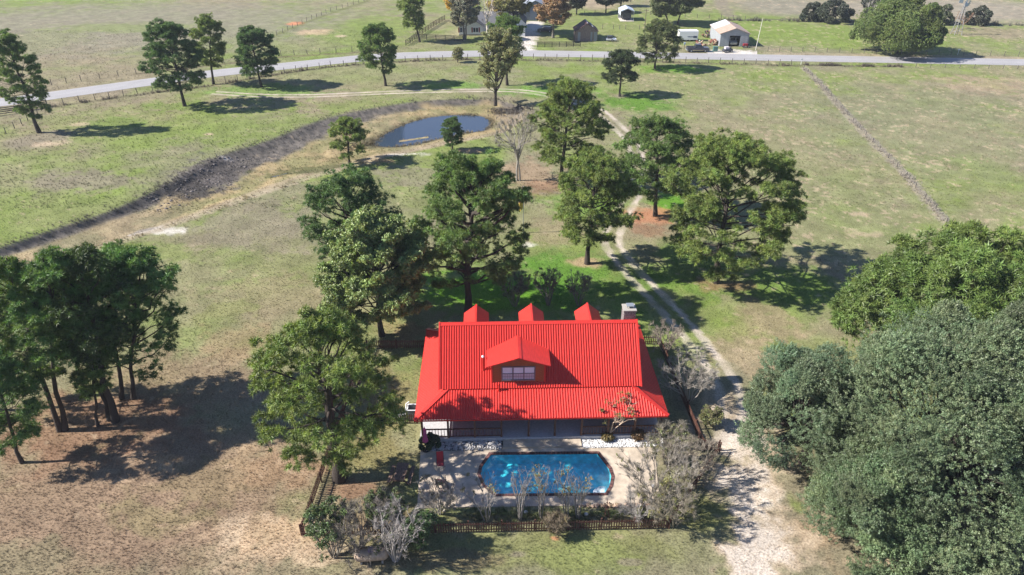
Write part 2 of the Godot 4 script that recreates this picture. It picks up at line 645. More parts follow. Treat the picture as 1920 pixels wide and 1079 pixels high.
	daub(1380, 830, 24, 50, PALE, 0.8, 0.7)
	daub(1415, 930, 60, 40, PALE, 0.85, 0.7)
	daub(1435, 1010, 40, 36, PALE, 0.85, 0.8)
	daub(1530, 1000, 60, 60, Color(0.34, 0.25, 0.16), 0.8, 0.7)
	daub(1495, 950, 22, 28, GREEN, 0.7, 0.8)
	daub(1650, 1055, 90, 14, SAND, 0.8, 0.6)
	daub(1320, 960, 60, 40, Color(0.20, 0.21, 0.07), 0.7, 0.8)
	daub(1350, 750, 50, 40, Color(0.33, 0.275, 0.185), 0.8, 0.7)
	brush(smooth_line(flat([[1372, 780], [1388, 862], [1412, 925], [1432, 985], [1440, 1050], [1450, 1120]])), 3.6, Color(0.46, 0.37, 0.27), 0.5, 0.9, 0.8)
	brush(smooth_line(flat([[1372, 800], [1386, 862], [1406, 925], [1422, 985], [1425, 1050], [1435, 1120]])), 2.2, Color(0.58, 0.51, 0.44), 0.6, 1.2, 0.8)
	# creek bed and its banks
	var w := col_s.size()
	var rows := rows_near(creek_box.position.y - 2.0, creek_box.end.y + 2.0)
	for j in range(rows.x, rows.y + 1):
		for i in w:
			var q := gv[j * w + i]
			var u := creek_share(Vector2(q.x, q.z))
			if u < 0.0:
				continue
			var n := nb.get_noise_2d(q.x * 1.6, q.z * 1.6)
			var c := nc.get_noise_2d(q.x * 1.3, q.z * 1.3)
			var k := STRAW.lerp(Color(0.235, 0.215, 0.105), clampf(0.55 + n * 1.8 + c * 0.5, 0.0, 1.0))
			k = k.lerp(MAUVE, clampf(na.get_noise_2d(q.x * 2.0, q.z * 2.0) + 0.1, 0.0, 0.6))
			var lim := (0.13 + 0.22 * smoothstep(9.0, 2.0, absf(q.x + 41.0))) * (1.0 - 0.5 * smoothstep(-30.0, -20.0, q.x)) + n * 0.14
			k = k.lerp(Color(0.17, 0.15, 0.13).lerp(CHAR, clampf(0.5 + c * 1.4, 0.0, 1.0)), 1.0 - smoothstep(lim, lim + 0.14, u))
			k = k.lerp(Color(0.33, 0.27, 0.19), smoothstep(0.80, 0.92, u) * 0.8)
			gc[j * w + i] = gc[j * w + i].lerp(k, smoothstep(0.0, 0.04, u) * (1.0 - smoothstep(0.93, 1.0, u)))
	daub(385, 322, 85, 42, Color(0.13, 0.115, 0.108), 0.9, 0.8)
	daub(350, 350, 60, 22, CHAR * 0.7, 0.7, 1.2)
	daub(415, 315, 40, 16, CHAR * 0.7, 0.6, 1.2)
	daub(424, 293, 12, 3, PALE, 0.5, 0.9)
	daub(700, 258, 50, 14, Color(0.10, 0.09, 0.055), 0.8, 0.7)
	daub(570, 316, 110, 13, Color(0.10, 0.105, 0.045), 0.85, 0.8)
	daub(640, 290, 70, 12, Color(0.15, 0.14, 0.065), 0.7, 0.9)
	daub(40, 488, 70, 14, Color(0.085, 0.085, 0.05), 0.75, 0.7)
	daub(300, 432, 60, 10, PALE, 0.7, 0.8)
	daub(270, 428, 30, 7, Color(0.16, 0.14, 0.12), 0.7, 0.9)
	brush(smooth_line(flat([[120, 484], [250, 446], [350, 412], [480, 366], [620, 322], [700, 304]])), 0.9, Color(0.40, 0.33, 0.24), 0.55, 0.7)
	daub(760, 288, 50, 5, PALE, 0.5, 0.8)
	brush(pond, 1.1, Color(0.13, 0.108, 0.07), 0.75, 0.6, 0.8)
	daub(980, 215, 60, 24, Color(0.22, 0.18, 0.14), 0.8, 0.6)
	daub(955, 200, 36, 9, Color(0.10, 0.085, 0.08), 0.7, 0.7)
	# worn and bare lines
	brush(flat([[1508, 128], [1540, 160], [1600, 228], [1650, 280], [1700, 330], [1775, 418], [1840, 480]]), 1.0, Color(0.33, 0.29, 0.225), 0.7, 0.7)
	brush(flat([[-30, 210], [90, 201], [260, 178], [400, 160], [510, 141], [620, 126], [760, 116], [900, 112], [1200, 116], [1500, 124]]), 0.9, Color(0.13, 0.115, 0.07), 0.6, 0.6)
	brush(flat([[255, 139], [420, 120], [527, 107], [660, 99], [740, 96]]), 1.0, Color(0.16, 0.125, 0.08), 0.7, 0.5)
	brush(flat([[1500, 122], [1600, 124], [1690, 125]]), 1.0, Color(0.12, 0.105, 0.07), 0.7, 0.4)
	brush(flat([[1350, 38], [1480, 36], [1600, 40], [1920, 46]]), 1.5, Color(0.10, 0.10, 0.06), 0.7, 0.5)
	brush(flat([[480, 81], [575, 41], [690, 1]]), 1.2, Color(0.15, 0.16, 0.06), 0.6, 0.5)
	brush(flat([[1440, 101], [1650, 104], [1920, 110]]), 2.2, Color(0.34, 0.28, 0.20), 0.6, 0.5)

# a strip that lies on the ground; its colour comes from inside(across 0..1, along metres, here) mixed over the ground's own
func strip(line: PackedVector2Array, half: float, cells: int, step: float, lift: float, shade: int) -> Shape:
	var s := Shape.new()
	s.coloured = true
	var run := PackedVector2Array()
	for i in line.size() - 1:
		var n := maxi(1, int(line[i].distance_to(line[i + 1]) / step))
		for k in n:
			run.append(line[i].lerp(line[i + 1], float(k) / n))
	run.append(line[line.size() - 1])
	for i in run.size():
		var d := (run[mini(i + 1, run.size() - 1)] - run[maxi(i - 1, 0)]).normalized()
		var side := Vector2(-d.y, d.x)
		for k in cells + 1:
			var f := -1.0 + 2.0 * k / cells
			var p := run[i] + side * half * f
			s.v.append(Vector3(p.x, maxf(ground_y(p.x, p.y), -0.01) + lift, p.y))
			s.n.append(Vector3.UP)
			var g := ground_at(p.x, p.y)
			var a := nb.get_noise_2d(p.x * 2.5, p.y * 2.5)
			var b := nc.get_noise_2d(p.x * 1.5, p.y * 1.5)
			if shade == 0:                                     # two wheel ruts of pale gravel
				var rut := 1.0 - smoothstep(0.15, 0.34, absf(absf(f) - 0.5) + (a + b) * 0.16)
				s.c.append(g.lerp(Color(0.52, 0.45, 0.375) * (1.0 + b * 0.25), rut * clampf(0.75 + a * 0.9, 0.2, 1.0)))
			elif shade == 1:                                   # worn asphalt
				var wheel := 0.04 * cos(f * TAU)
				s.c.append(Color(0.315, 0.305, 0.31) * (1.0 + wheel + b * 0.07 + a * 0.08))
			else:                                              # single pale track
				var t := 1.0 - smoothstep(0.5, 0.95, absf(f) + (a + b) * 0.4)
				s.c.append(g.lerp(Color(0.60, 0.55, 0.50) * (1.0 + b * 0.2), t))
	for k in s.c.size():
		s.c[k] = s.c[k] * (GAIN if shade != 1 else 1.4)
	var w := cells + 1
	for i in run.size() - 1:
		for k in cells:
			var a := i * w + k
			s.ix.append_array([a, a + w, a + 1, a + 1, a + w, a + w + 1])
	return s

func make_roads() -> void:
	var mid := smooth_line(flat([[-160, 208], [0, 192], [70, 183], [265, 156], [390, 139], [515, 126], [665, 110.5], [760, 104], [900, 100.5], [1000, 100.3], [1275, 105], [1440, 108.3], [1680, 112.5], [1920, 117], [2150, 121]]), 3)
	var tar := strip(mid, 3.3, 8, 1.0, 0.03, 1)
	for i in tar.v.size():
		for e in [Vector2(0, 0), Vector2(0.5, 0), Vector2(0, 0.5), Vector2(0.5, 0.5), Vector2(-0.5, 0), Vector2(0, -0.5), Vector2(-0.5, -0.5), Vector2(-0.5, 0.5), Vector2(0.5, -0.5)]:
			bare_cells[Vector2i(((Vector2(tar.v[i].x, tar.v[i].z) + e) * 2.0).floor())] = true
	setting("road", tar, road_material(), "sun-bleached grey country road crossing behind the pasture", "road")
	var drive := smooth_line(flat([[400, 174], [480, 179], [560, 180], [620, 178.5], [760, 172.5], [900, 169.5], [975, 171], [1035, 180], [1090, 195], [1125, 209], [1160, 240], [1185, 268], [1198, 310], [1190, 360], [1165, 405], [1147, 448], [1160, 478], [1195, 520], [1236, 562], [1280, 610], [1325, 665], [1358, 712], [1372, 760], [1372, 830]]), 5)
	for i in drive.size() - 1:                                 # no grass stands in the ruts
		var d := (drive[i + 1] - drive[i])
		var side := Vector2(-d.y, d.x).normalized() * 0.87
		for k in 8:
			for f in [-1.0, 1.0]:
				for e in [-0.35, 0.0, 0.35]:
					bare_cells[Vector2i(((drive[i] + d * k / 8.0 + side * (f + e)) * 2.0).floor())] = true
	var g := strip(drive, 1.75, 14, 0.3, 0.012, 0)
	setting("driveway", g, turf(), "pale gravel driveway of two wheel ruts winding past the house to the road", "driveway")
	var lane := smooth_line(flat([[988, 100], [985, 88], [990, 70], [998, 55], [1003, 40]]), 4)
	setting("gravel_lane", strip(lane, 3.2, 6, 1.0, 0.016, 2), turf(), "pale gravel lane beside the white farmhouse", "lane")
	var yard := flat([[1330, 101], [1372, 98], [1420, 101]])
	setting("yard_apron", strip(yard, 4.2, 8, 0.8, 0.016, 2), turf(), "worn gravel apron in front of the open workshop", "yard")
	# pond water
	var s := Shape.new()
	var ring := []
	for i in pond.size() - 1:
		ring.append(Vector3(pond[i].x, -1.0, pond[i].y))
	var idx := Geometry2D.triangulate_polygon(pond.slice(0, pond.size() - 1))
	for k in range(0, idx.size(), 3):
		var a: Vector3 = ring[idx[k]]
		var b: Vector3 = ring[idx[k + 1]]
		var c: Vector3 = ring[idx[k + 2]]
		if (b - a).cross(c - a).y < 0.0:
			s.tri(a, c, b)
		else:
			s.tri(a, b, c)
	var wm := mat("pond_water", lin(0.034, 0.052, 0.085), 0.05, null)
	wm.normal_enabled = true
	wm.uv1_triplanar = true
	wm.uv1_world_triplanar = true
	wm.uv1_scale = Vector3.ONE * 0.4
	var f := FastNoiseLite.new()
	f.frequency = 0.03
	f.fractal_octaves = 3
	var im := f.get_seamless_image(256, 256)
	im.bump_map_to_normal_map(1.2)
	wm.normal_texture = ImageTexture.create_from_image(im)
	wm.normal_scale = 0.25
	wm.metallic_specular = 0.6
	setting("pond_water", s, wm, "dark blue pond in the hollow of the dry creek", "pond")
	var pud := Shape.new()
	var c0 := spot(556, 325, -0.7)
	var edge := []
	for i in 18:
		var a := -TAU * i / 18.0
		edge.append(c0 + Vector3(cos(a) * 3.2 * (1.0 + 0.2 * sin(3.0 * a)) - sin(a) * 0.3, 0.0, sin(a) * 1.0 - cos(a) * 1.2))
	pud.poly(edge)
	setting("puddle_water", pud, wm, "small dark puddle in the creek bed left of the pond", "puddle")

func road_material() -> StandardMaterial3D:
	var m := mat("asphalt", Color.WHITE, 0.85, noise_tex("turf", 1024, 0.045, 4, 0.68, 1.0), Vector3.ONE * 0.3)
	m.vertex_color_use_as_albedo = true
	return m

# ---------------------------------------------------------------- trees and shrubs
var tuft_mesh: ArrayMesh
var leaf_mesh: ArrayMesh
var fine_mesh: ArrayMesh
var twig_mesh: ArrayMesh
var grass_mesh: ArrayMesh

func any_way() -> Vector3:
	var y := R.randf_range(-1.0, 1.0)
	var a := R.randf() * TAU
	var r := sqrt(1.0 - y * y)
	return Vector3(r * cos(a), y, r * sin(a))

func upright(axis: Vector3, spin: float, size: float) -> Basis:
	var y := axis.normalized()
	var x := y.cross(Vector3.RIGHT if absf(y.x) < 0.9 else Vector3.FORWARD).normalized()
	var b := Basis(x, y, x.cross(y))
	return Basis(y, spin) * b * Basis.from_scale(Vector3.ONE * size)

func make_leaves() -> void:
	R.seed = 20
	var s := Shape.new()
	for i in 17:                                              # a tuft of long needles
		var a := i * 2.39996
		var t := sqrt((i + 0.5) / 17.0) * 1.7
		var d := Vector3(sin(t) * cos(a), cos(t), sin(t) * sin(a))
		var side := d.cross(any_way()).normalized() * R.randf_range(0.026, 0.040)
		var l := R.randf_range(0.26, 0.38)
		s.tri(d * 0.03 - side, d * 0.03 + side, d * l - Vector3(0, 0.03 * t, 0))
	tuft_mesh = s.mesh()
	s = Shape.new()
	for i in 16:                                              # a cluster of broad leaves
		var at := any_way() * R.randf_range(0.1, 0.34)
		var d := (any_way() + at.normalized() * 0.8 + Vector3.UP * 0.3).normalized()
		var w := d.cross(any_way()).normalized()
		var l := R.randf_range(0.11, 0.17)
		s.quad(at - d * l, at + w * l * 0.55, at + d * l, at - w * l * 0.55)
	leaf_mesh = s.mesh()
	s = Shape.new()
	for i in 26:                                              # a cluster of small tough leaves
		var at := any_way() * R.randf_range(0.1, 0.4)
		var d := (any_way() + at.normalized() * 0.8 + Vector3.UP * 0.3).normalized()
		var w := d.cross(any_way()).normalized()
		var l := R.randf_range(0.075, 0.125)
		s.quad(at - d * l, at + w * l * 0.5, at + d * l, at - w * l * 0.5)
	fine_mesh = s.mesh()
	s = Shape.new()
	for i in 15:                                              # a spray of bare twigs
		var a := i * 2.39996
		var t := R.randf_range(0.1, 0.85)
		var d := Vector3(sin(t) * cos(a), cos(t), sin(t) * sin(a))
		var side := d.cross(any_way()).normalized() * R.randf_range(0.006, 0.010)
		var o := Vector3.UP * R.randf_range(0.0, 0.2)
		var l := R.randf_range(0.3, 0.6)
		s.tri(o - side, o + side, o + d * l)
		var q := o + d * l * R.randf_range(0.3, 0.7)
		var e := (d + any_way() * 0.8).normalized()
		s.tri(q - side * 0.8, q + side * 0.8, q + e * l * 0.5)
	twig_mesh = s.mesh()
	s = Shape.new()
	for i in 14:                                              # a clump of dry grass
		var a := i * 2.39996
		var t := R.randf_range(0.1, 0.8)
		var d := Vector3(sin(t) * cos(a), cos(t), sin(t) * sin(a))
		var side := d.cross(Vector3.UP).normalized() * R.randf_range(0.015, 0.03)
		var o := Vector3(R.randf_range(-0.12, 0.12), 0.0, R.randf_range(-0.12, 0.12))
		s.tri(o - side, o + side, o + d * R.randf_range(0.3, 0.6))
	grass_mesh = s.mesh()

func bark(dark := true) -> StandardMaterial3D:
	if dark:
		return mat("pine_bark", lin(0.105, 0.080, 0.066), 0.95, noise_tex("bark", 256, 0.05, 3, 0.45, 1.0), Vector3(3, 0.8, 3), 6.0)
	return mat("grey_bark", lin(0.30, 0.27, 0.235), 0.9, noise_tex("bark", 256, 0.05, 3, 0.45, 1.0), Vector3(3, 0.8, 3), 3.0)

# reads the size of a tree off the photograph: foot, top and bottom of the crown, its sides
func survey(foot: Vector2, top: float, low: float, left: float, right: float) -> Dictionary:
	var b := spot(foot.x, foot.y)
	var m := metres(b)
	var dip := atan2(EYE, -b.z)
	var t := (foot.y - top) * m
	var l := (foot.y - low) * m
	var rad := (right - left) * m / 2.0
	var half := (t - l) / 2.0
	var hb := sqrt(maxf(half * half - pow(rad * sin(dip), 2.0), pow(0.52 * half, 2.0))) / cos(dip)
	var c := (t + l) / 2.0 / cos(dip)
	var q := b + Vector3(0, c, 0)
	var e := seen_at(q)
	var off := ((left + right) / 2.0 - e.x) * metres(q)
	var d := {"b": b, "H": c + hb, "low": maxf(c - hb, 0.4), "R": rad, "off": Vector3(off, 0, 0)}
	return d

func bent(p: PackedVector3Array, t: float) -> Vector3:
	var f := clampf(t, 0.0, 0.9999) * (p.size() - 1)
	var i := int(f)
	return p[i].lerp(p[i + 1], f - i)

func trunk_path(d: Dictionary, wob: float) -> PackedVector3Array:
	var p := PackedVector3Array()
	for i in 9:
		var t := i / 8.0
		var w := Vector3(R.randf_range(-wob, wob), 0, R.randf_range(-wob, wob)) * (1.0 if i > 0 else 0.0)
		p.append(d.off * pow(t, 1.2) * 1.35 + Vector3(0, d.H * 0.95 * t, 0) + w)
	return p

func puff(where: Array[Transform3D], tints: PackedColorArray, at: Vector3, r: float, n: int, tint: Color, size: float, flatness := 0.6, up := 0.75) -> PackedColorArray:
	var shade := R.randf_range(0.7, 1.3)
	for i in n:
		var u := any_way()
		if u.y < -0.25:
			u.y = -u.y * 0.7
		var p := at + Vector3(u.x, u.y * flatness, u.z) * r * pow(R.randf(), 0.4)
		var ax := u * 0.9 + Vector3.UP * up + any_way() * 0.25
		where.append(Transform3D(upright(ax, R.randf() * TAU, size * R.randf_range(0.75, 1.25)), p))
		var k := tint * shade * R.randf_range(0.62, 1.4)
		k.r *= R.randf_range(0.88, 1.15)
		tints.append(k)
	return tints

# kind: 0 pine (needle tufts), 1 broadleaf, 2 thin autumn broadleaf
func tree(called: String, label: String, d: Dictionary, seed_at: int, tint: Color, o := {}) -> Node3D:
	R.seed = seed_at
	var kind: int = o.get("kind", 0)
	var dens: float = o.get("dens", 1.0)
	var grain: float = o.get("grain", 1.0)
	var open: float = o.get("open", 0.0)
	var thick: float = o.get("thick", 1.0)
	var bulge := 0.5 * grain
	d.R = maxf(d.R - bulge, d.R * 0.6) * o.get("wide", 1.0)
	d.H -= 0.35 * grain
	var root := thing(called, label, o.get("category", "tree"), d.b, 0.0, o.get("group", ""))
	var wood := Shape.new()
	var limb := Shape.new()
	var p := trunk_path(d, 0.012 * d.H)
	var r0: float = (0.0135 * d.H + 0.03 * d.R / 4.0 + 0.04) * thick
	var rr := PackedFloat32Array()
	for i in 9:
		rr.append(r0 * (1.35 if i == 0 else 1.0) * pow(1.0 - i / 8.6, 0.75) + 0.02)
	if o.get("fork", false):
		var q := PackedVector3Array()
		var rq := PackedFloat32Array()
		for i in 6:
			q.append(bent(p, i / 8.0))
			rq.append(rr[i])
		wood.tube(p, rr, 8)
	else:
		wood.tube(p, rr, 8)
	var twin: float = o.get("twin", 0.0)
	if twin != 0.0:
		var q := PackedVector3Array()
		var rq := PackedFloat32Array()
		for i in 7:
			var t := i / 6.0
			q.append(p[i] + Vector3(twin * (0.5 + t), 0, 0.3 * t))
			rq.append(rr[i] * 0.8)
		wood.tube(q, rq, 7)
	var where: Array[Transform3D] = []
	var tints := PackedColorArray()
	var n := int(clampf((11.0 + d.R * 5.2) * dens, 11.0, 60.0))
	if kind > 0:
		n = int(clampf((14.0 + d.R * 6.0) * dens, 12.0, 70.0))
	var spin := R.randf() * TAU
	var skew := R.randf_range(0.0, TAU)
	for i in n:
		var c := clampf((i + R.randf()) / n, 0.0, 1.0)
		spin += 2.39996 + R.randf_range(-0.5, 0.5)
		var hh := lerpf(d.low + (d.H - d.low) * 0.04, d.H * 0.90, pow(c, 0.92))
		if kind > 0 or open > 0.5:
			hh = lerpf(maxf(d.low * 0.75, d.H * 0.16), d.H * 0.88, c)
		var start := bent(p, hh / (d.H * 0.97))
		var prof := pow(maxf(sin(PI * lerpf(o.get("belly", 0.2), 0.94, c)), 0.0), 0.75)
		var l: float = d.R * prof * R.randf_range(0.60, 1.12) * (1.0 + 0.2 * cos(spin - skew))
		var rise := lerpf(o.get("droop", -0.05), 0.95, pow(c, 1.3)) + R.randf_range(-0.15, 0.2)
		if kind > 0 or open > 0.5:
			rise += 0.3 * (1.0 - c) + R.randf_range(-1.0, 1.0) * o.get("ragged", 0.0)
		var dir := Vector3(cos(spin) * cos(rise), sin(rise), sin(spin) * cos(rise))
		var mid: Vector3 = d.off + Vector3(0, (d.low + d.H) / 2.0, 0)
		var semi := Vector3(d.R, (d.H - d.low) / 2.0, d.R) * 0.97
		for k in 3:
			var reach := ((start + dir * l + Vector3.UP * l * 0.16 - mid) / semi).length()
			if reach > 1.0 and start.y > d.low:
				l *= maxf(1.0 / reach, 0.75)
		var b := PackedVector3Array()
		var br := PackedFloat32Array()
		var r1: float = minf(0.011 * l + 0.012 + open * 0.007 * l, r0 * 0.5) * o.get("limbs", 1.0)
		for k in 5:
			var t := k / 4.0
			b.append(start + dir * l * t + Vector3.UP * l * (0.16 * t * t) + any_way() * 0.05 * l * (1.0 if k > 0 else 0.0))
			br.append(r1 * (1.0 - 0.8 * t) + 0.008)
		limb.tube(b, br, 5)
		var subs := 3 + int(l * (1.6 if kind == 0 else 1.8))
		for k in subs + 1:
			var t := 1.0 if k == subs else R.randf_range(0.4 + 0.15 * open, 0.98)
			var q := bent(b, t)
			var e := q
			if k < subs:
				var turn := R.randf_range(0.5, 1.3) * (1.0 if k % 2 == 0 else -1.0)
				var sd := (dir.rotated(Vector3.UP, turn) + Vector3.UP * R.randf_range(-0.05, 0.45)).normalized()
				var l2 := R.randf_range(0.28, 0.5) * l * (1.15 - 0.65 * t) + 0.25
				e = q + sd * l2
				limb.tube(PackedVector3Array([q, (q + e) / 2.0 + Vector3.UP * 0.04 * l2, e]), PackedFloat32Array([0.010 + 0.006 * l2, 0.009, 0.005]), 3)
			if kind == 0:
				e.y += R.randf_range(-0.45, 0.6) * grain * minf(l / 2.0, 1.0)
			var away := ((e - mid) / semi).length()
			if away > 1.0 and e.y > mid.y:
				e = mid + (e - mid) / away * R.randf_range(0.88, 1.12)
			if kind == 0 and k < subs and R.randf() < 0.12 + 0.1 * open:
				continue
			if kind == 0:
				tints = puff(where, tints, e, R.randf_range(0.45, 0.85) * grain, int(R.randf_range(9.5, 16.5) * o.get("fill", 1.0)), tint, grain, 0.78)
			else:
				var m := int(R.randf_range(6.0, 11.0) * o.get("fill", 1.0))
				tints = puff(where, tints, e, R.randf_range(0.55, 0.95) * maxf(grain, 0.8), m, tint, grain, 0.75, 0.3)
				tints = puff(where, tints, q.lerp(e, 0.4), R.randf_range(0.4, 0.7) * maxf(grain, 0.8), m / 2, tint, grain, 0.75, 0.3)
	for k in 3:
		tints = puff(where, tints, bent(p, 0.96) + any_way() * 0.3 - Vector3(0, 0.3 * grain, 0), 0.6 * grain, 10, tint, grain)
	part("trunk", wood, bark(not o.get("pale", false)), root)
	part("limb", limb, bark(not o.get("pale", false)), root).set_meta("kind", "stuff")
	copies("crown", tuft_mesh if kind == 0 else leaf_mesh, tinted("needles", 0.55, 0.8) if kind == 0 else tinted("leaves", 0.5, 0.7), root, where, tints)
	return root

# a tree or shrub without leaves, or nearly so
func bare(called: String, label: String, d: Dictionary, seed_at: int, bark_tint: Color, o := {}) -> Node3D:
	R.seed = seed_at
	d.H *= o.get("squat", 0.78)
	var root := thing(called, label, o.get("category", "shrub"), d.b, 0.0, o.get("group", ""))
	var wood := Shape.new()
	wood.coloured = true
	var where: Array[Transform3D] = []
	var tints := PackedColorArray()
	var leaf_where: Array[Transform3D] = []
	var leaf_tints := PackedColorArray()
	var stems: int = o.get("stems", 7)
	var lv := [[], [], [], []]
	var spread: float = o.get("spread", 1.0)
	var sprays: float = o.get("sprays", 1.0)
	var leafy: float = o.get("leafy", 0.0)
	var lt: Color = o.get("leaf", Color(0.09, 0.12, 0.04))
	var scale_r: float = o.get("stout", 1.0)
	for i in stems:
		var a := TAU * (i + R.randf_range(0.1, 0.9)) / stems
		var out: float = d.R * R.randf_range(0.35, 0.75) * spread
		var top: float = d.H * R.randf_range(0.45, 0.62)
		var e: Vector3 = Vector3(cos(a) * out, top, sin(a) * out) + d.off * 0.6
		var foot := Vector3(cos(a), 0, sin(a)) * 0.12 * minf(d.R, 2.0)
		if o.has("bole"):
			foot = foot * 0.2 + d.off * 0.3 + Vector3(0, d.H * o.bole, 0)
		lv[0].append([foot, (foot + e) / 2.0 + Vector3(0, top * 0.12, 0) + any_way() * 0.1 * d.R, e, 0.05 * scale_r])
	if o.has("bole"):
		for k in o.get("boles", 1):
			var x: float = 0.45 * (k - 0.5 * (o.get("boles", 1) - 1))
			wood.tint = bark_tint
			wood.tube(PackedVector3Array([Vector3(x, 0, 0), Vector3(x * 0.9, d.H * o.bole * 0.5, 0) + d.off * 0.15, Vector3(0, d.H * o.bole * 1.05, 0) + d.off * 0.3]), PackedFloat32Array([0.075 * scale_r, 0.06 * scale_r, 0.05 * scale_r]), 7)
	for g in 2:
		for s in lv[g]:
			for k in (4 if g == 0 else 4):
				var t := R.randf_range(0.35, 1.0) if k > 0 else 1.0
				var q: Vector3 = s[1].lerp(s[2], t) if R.randf() < 0.75 else s[0].lerp(s[1], t)
				var d0: Vector3 = (s[2] - s[1]).normalized()
				var dir := (d0 + any_way() * 0.75 + Vector3.UP * 0.25).normalized()
				var l: float = d.H * (0.36 if g == 0 else 0.20) * R.randf_range(0.6, 1.15)
				var e := q + dir * l
				var flat_off := Vector2(e.x - d.off.x, e.z)
				if flat_off.length() > d.R:
					flat_off = flat_off.normalized() * d.R * R.randf_range(0.85, 1.0)
					e = Vector3(flat_off.x + d.off.x, e.y, flat_off.y)
				e.y = clampf(e.y, 0.15, d.H)
				lv[g + 1].append([q, (q + e) / 2.0 + any_way() * 0.08 * l, e, float(s[3]) * 0.55])
	for g in 3:
		for s in lv[g]:
			wood.tint = bark_tint * R.randf_range(0.75, 1.2)
			var r: float = s[3]
			wood.tube(PackedVector3Array([s[0], s[1], s[2]]), PackedFloat32Array([r, r * 0.75, r * 0.45]), 4 if g == 0 else 3)
	for g in [1, 2]:
		for s in lv[g]:
			var dir: Vector3 = (s[2] - s[1]).normalized()
			var m := int(R.randf() * 2.4 * sprays) if g == 2 else int(1.3 * sprays)
			for k in m:
				var q: Vector3 = s[1].lerp(s[2], R.randf_range(0.3, 1.0))
				where.append(Transform3D(upright(dir + any_way() * 0.5 + Vector3.UP * 0.3, R.randf() * TAU, R.randf_range(0.6, 1.1) * o.get("grain", 1.0)), q))
				tints.append(bark_tint * R.randf_range(0.55, 1.15))
			if R.randf() < leafy:
				var side: Vector3 = o.get("lean", Vector3.ZERO)
				if side == Vector3.ZERO or s[2].dot(side) > 0.0:
					leaf_tints = puff(leaf_where, leaf_tints, s[2], 0.3, 2 + int(leafy * 6.0), lt, 0.42, 0.8, 0.3)
	part("branch", wood, tinted("bark_tint", 0.9), root).set_meta("kind", "stuff")
	copies("twigs", twig_mesh, tinted("twig_tint", 0.9), root, where, tints)
	if leaf_where.size():
		copies("foliage", leaf_mesh, tinted("leaves", 0.5, 0.7), root, leaf_where, leaf_tints)
	return root

# a broad evergreen built of billowing lobes
func billow(called: String, label: String, d: Dictionary, seed_at: int, tint: Color, lobes: int, per: int, o := {}) -> Node3D:
	R.seed = seed_at
	var root := thing(called, label, o.get("category", "tree"), d.b, 0.0, o.get("group", ""))
	var wood := Shape.new()
	var p := trunk_path(d, 0.02 * d.H)
	for i in 9:
		p[i] *= 0.66
	var rr := PackedFloat32Array()
	for i in 9:
		rr.append((0.028 * d.H) * (1.0 - i / 9.0) + 0.03)
	wood.tube(p, rr, 9)
	var limb := Shape.new()
	var where: Array[Transform3D] = []
	var tints := PackedColorArray()
	var c: Vector3 = d.off + Vector3(0, d.low * 0.6 + d.H * 0.2, 0)
	var up: float = d.H - c.y
	var size: float = o.get("grain", 1.0)
	var jag: float = o.get("jag", 0.12)
	var masses: int = o.get("masses", 0)
	var heart: Array[Vector3] = []
	var girth := PackedFloat32Array()
	for i in masses:                                           # several separate crowns that jostle each other
		var y := 1.0 - 1.4 * (i + 0.3) / masses
		var a := i * 2.39996 + R.randf_range(-0.35, 0.35)
		var f := sqrt(maxf(1.0 - y * y, 0.0))
		heart.append(c + Vector3(cos(a) * f * d.R, y * up, sin(a) * f * d.R) * R.randf_range(0.62, 0.84) * o.get("reach", 1.0))
		girth.append(d.R * R.randf_range(0.24, 0.36))
	for i in lobes:
		var y := 1.0 - 1.25 * (i + 0.5) / lobes
		var a := i * 2.39996 + R.randf_range(-0.3, 0.3)
		var f := sqrt(maxf(1.0 - y * y, 0.0))
		var k := R.randf_range(0.72 - jag, 0.86 + jag)
		var rl: float = d.R * R.randf_range(0.27 - o.get("vary", 0.07), 0.27 + o.get("vary", 0.07)) * o.get("lobe", 1.0)
		var out := Vector3(cos(a) * f, y, sin(a) * f)
		var at: Vector3 = c + Vector3(out.x * d.R, out.y * up, out.z * d.R) * k * o.get("reach", 1.0)
		if masses > 0 and i % 3 == 0:
			at = c + (at - c) * 0.84
			rl *= 1.25
		elif masses > 0:
			var g := i % masses
			var u := any_way()
			u.y = absf(u.y) * 1.1 - 0.25
			u = (u + out * 0.35).normalized()
			rl = girth[g] * R.randf_range(0.34, 0.52)
			at = heart[g] + u * girth[g] * Vector3(0.8, 1.0, 0.8) * R.randf_range(0.55, 0.95)
			out = u
		at.y = maxf(at.y, rl * 0.55 + d.H * o.get("skirt", 0.0))
		limb.tube(PackedVector3Array([bent(p, 0.25 + 0.4 * R.randf()), (c + at) / 2.0, at]), PackedFloat32Array([0.10, 0.06, 0.02]), 4)
		var shade := R.randf_range(0.72, 1.28)
		var hue := R.randf_range(0.92, 1.1)
		for j in per:
			var u := any_way()
			if u.dot(out) < -0.2:
				u = -u
			var q := at + u * rl * Vector3(1.0, 0.85, 1.0) * (0.55 + 0.5 * pow(R.randf(), 0.6)) * (1.0 + 0.3 * nb.get_noise_3d(u.x * 20.0 + i, u.y * 20.0, u.z * 20.0))
			where.append(Transform3D(upright(u + out * 0.5 + Vector3.UP * 0.4, R.randf() * TAU, size * R.randf_range(0.7, 1.25)), q))
			var t := tint * shade * R.randf_range(0.75, 1.3)
			t.r *= hue * R.randf_range(0.92, 1.1)
			tints.append(t)
	part("trunk", wood, bark(), root)
	part("limb", limb, bark(), root).set_meta("kind", "stuff")
	copies("crown", o.get("mesh", leaf_mesh), tinted("leaves", 0.5, 0.7), root, where, tints)
	return root

const PINE := Color(0.132, 0.210, 0.056)
const PINE_DARK := Color(0.094, 0.166, 0.054)
const PINE_WARM := Color(0.168, 0.230, 0.056)

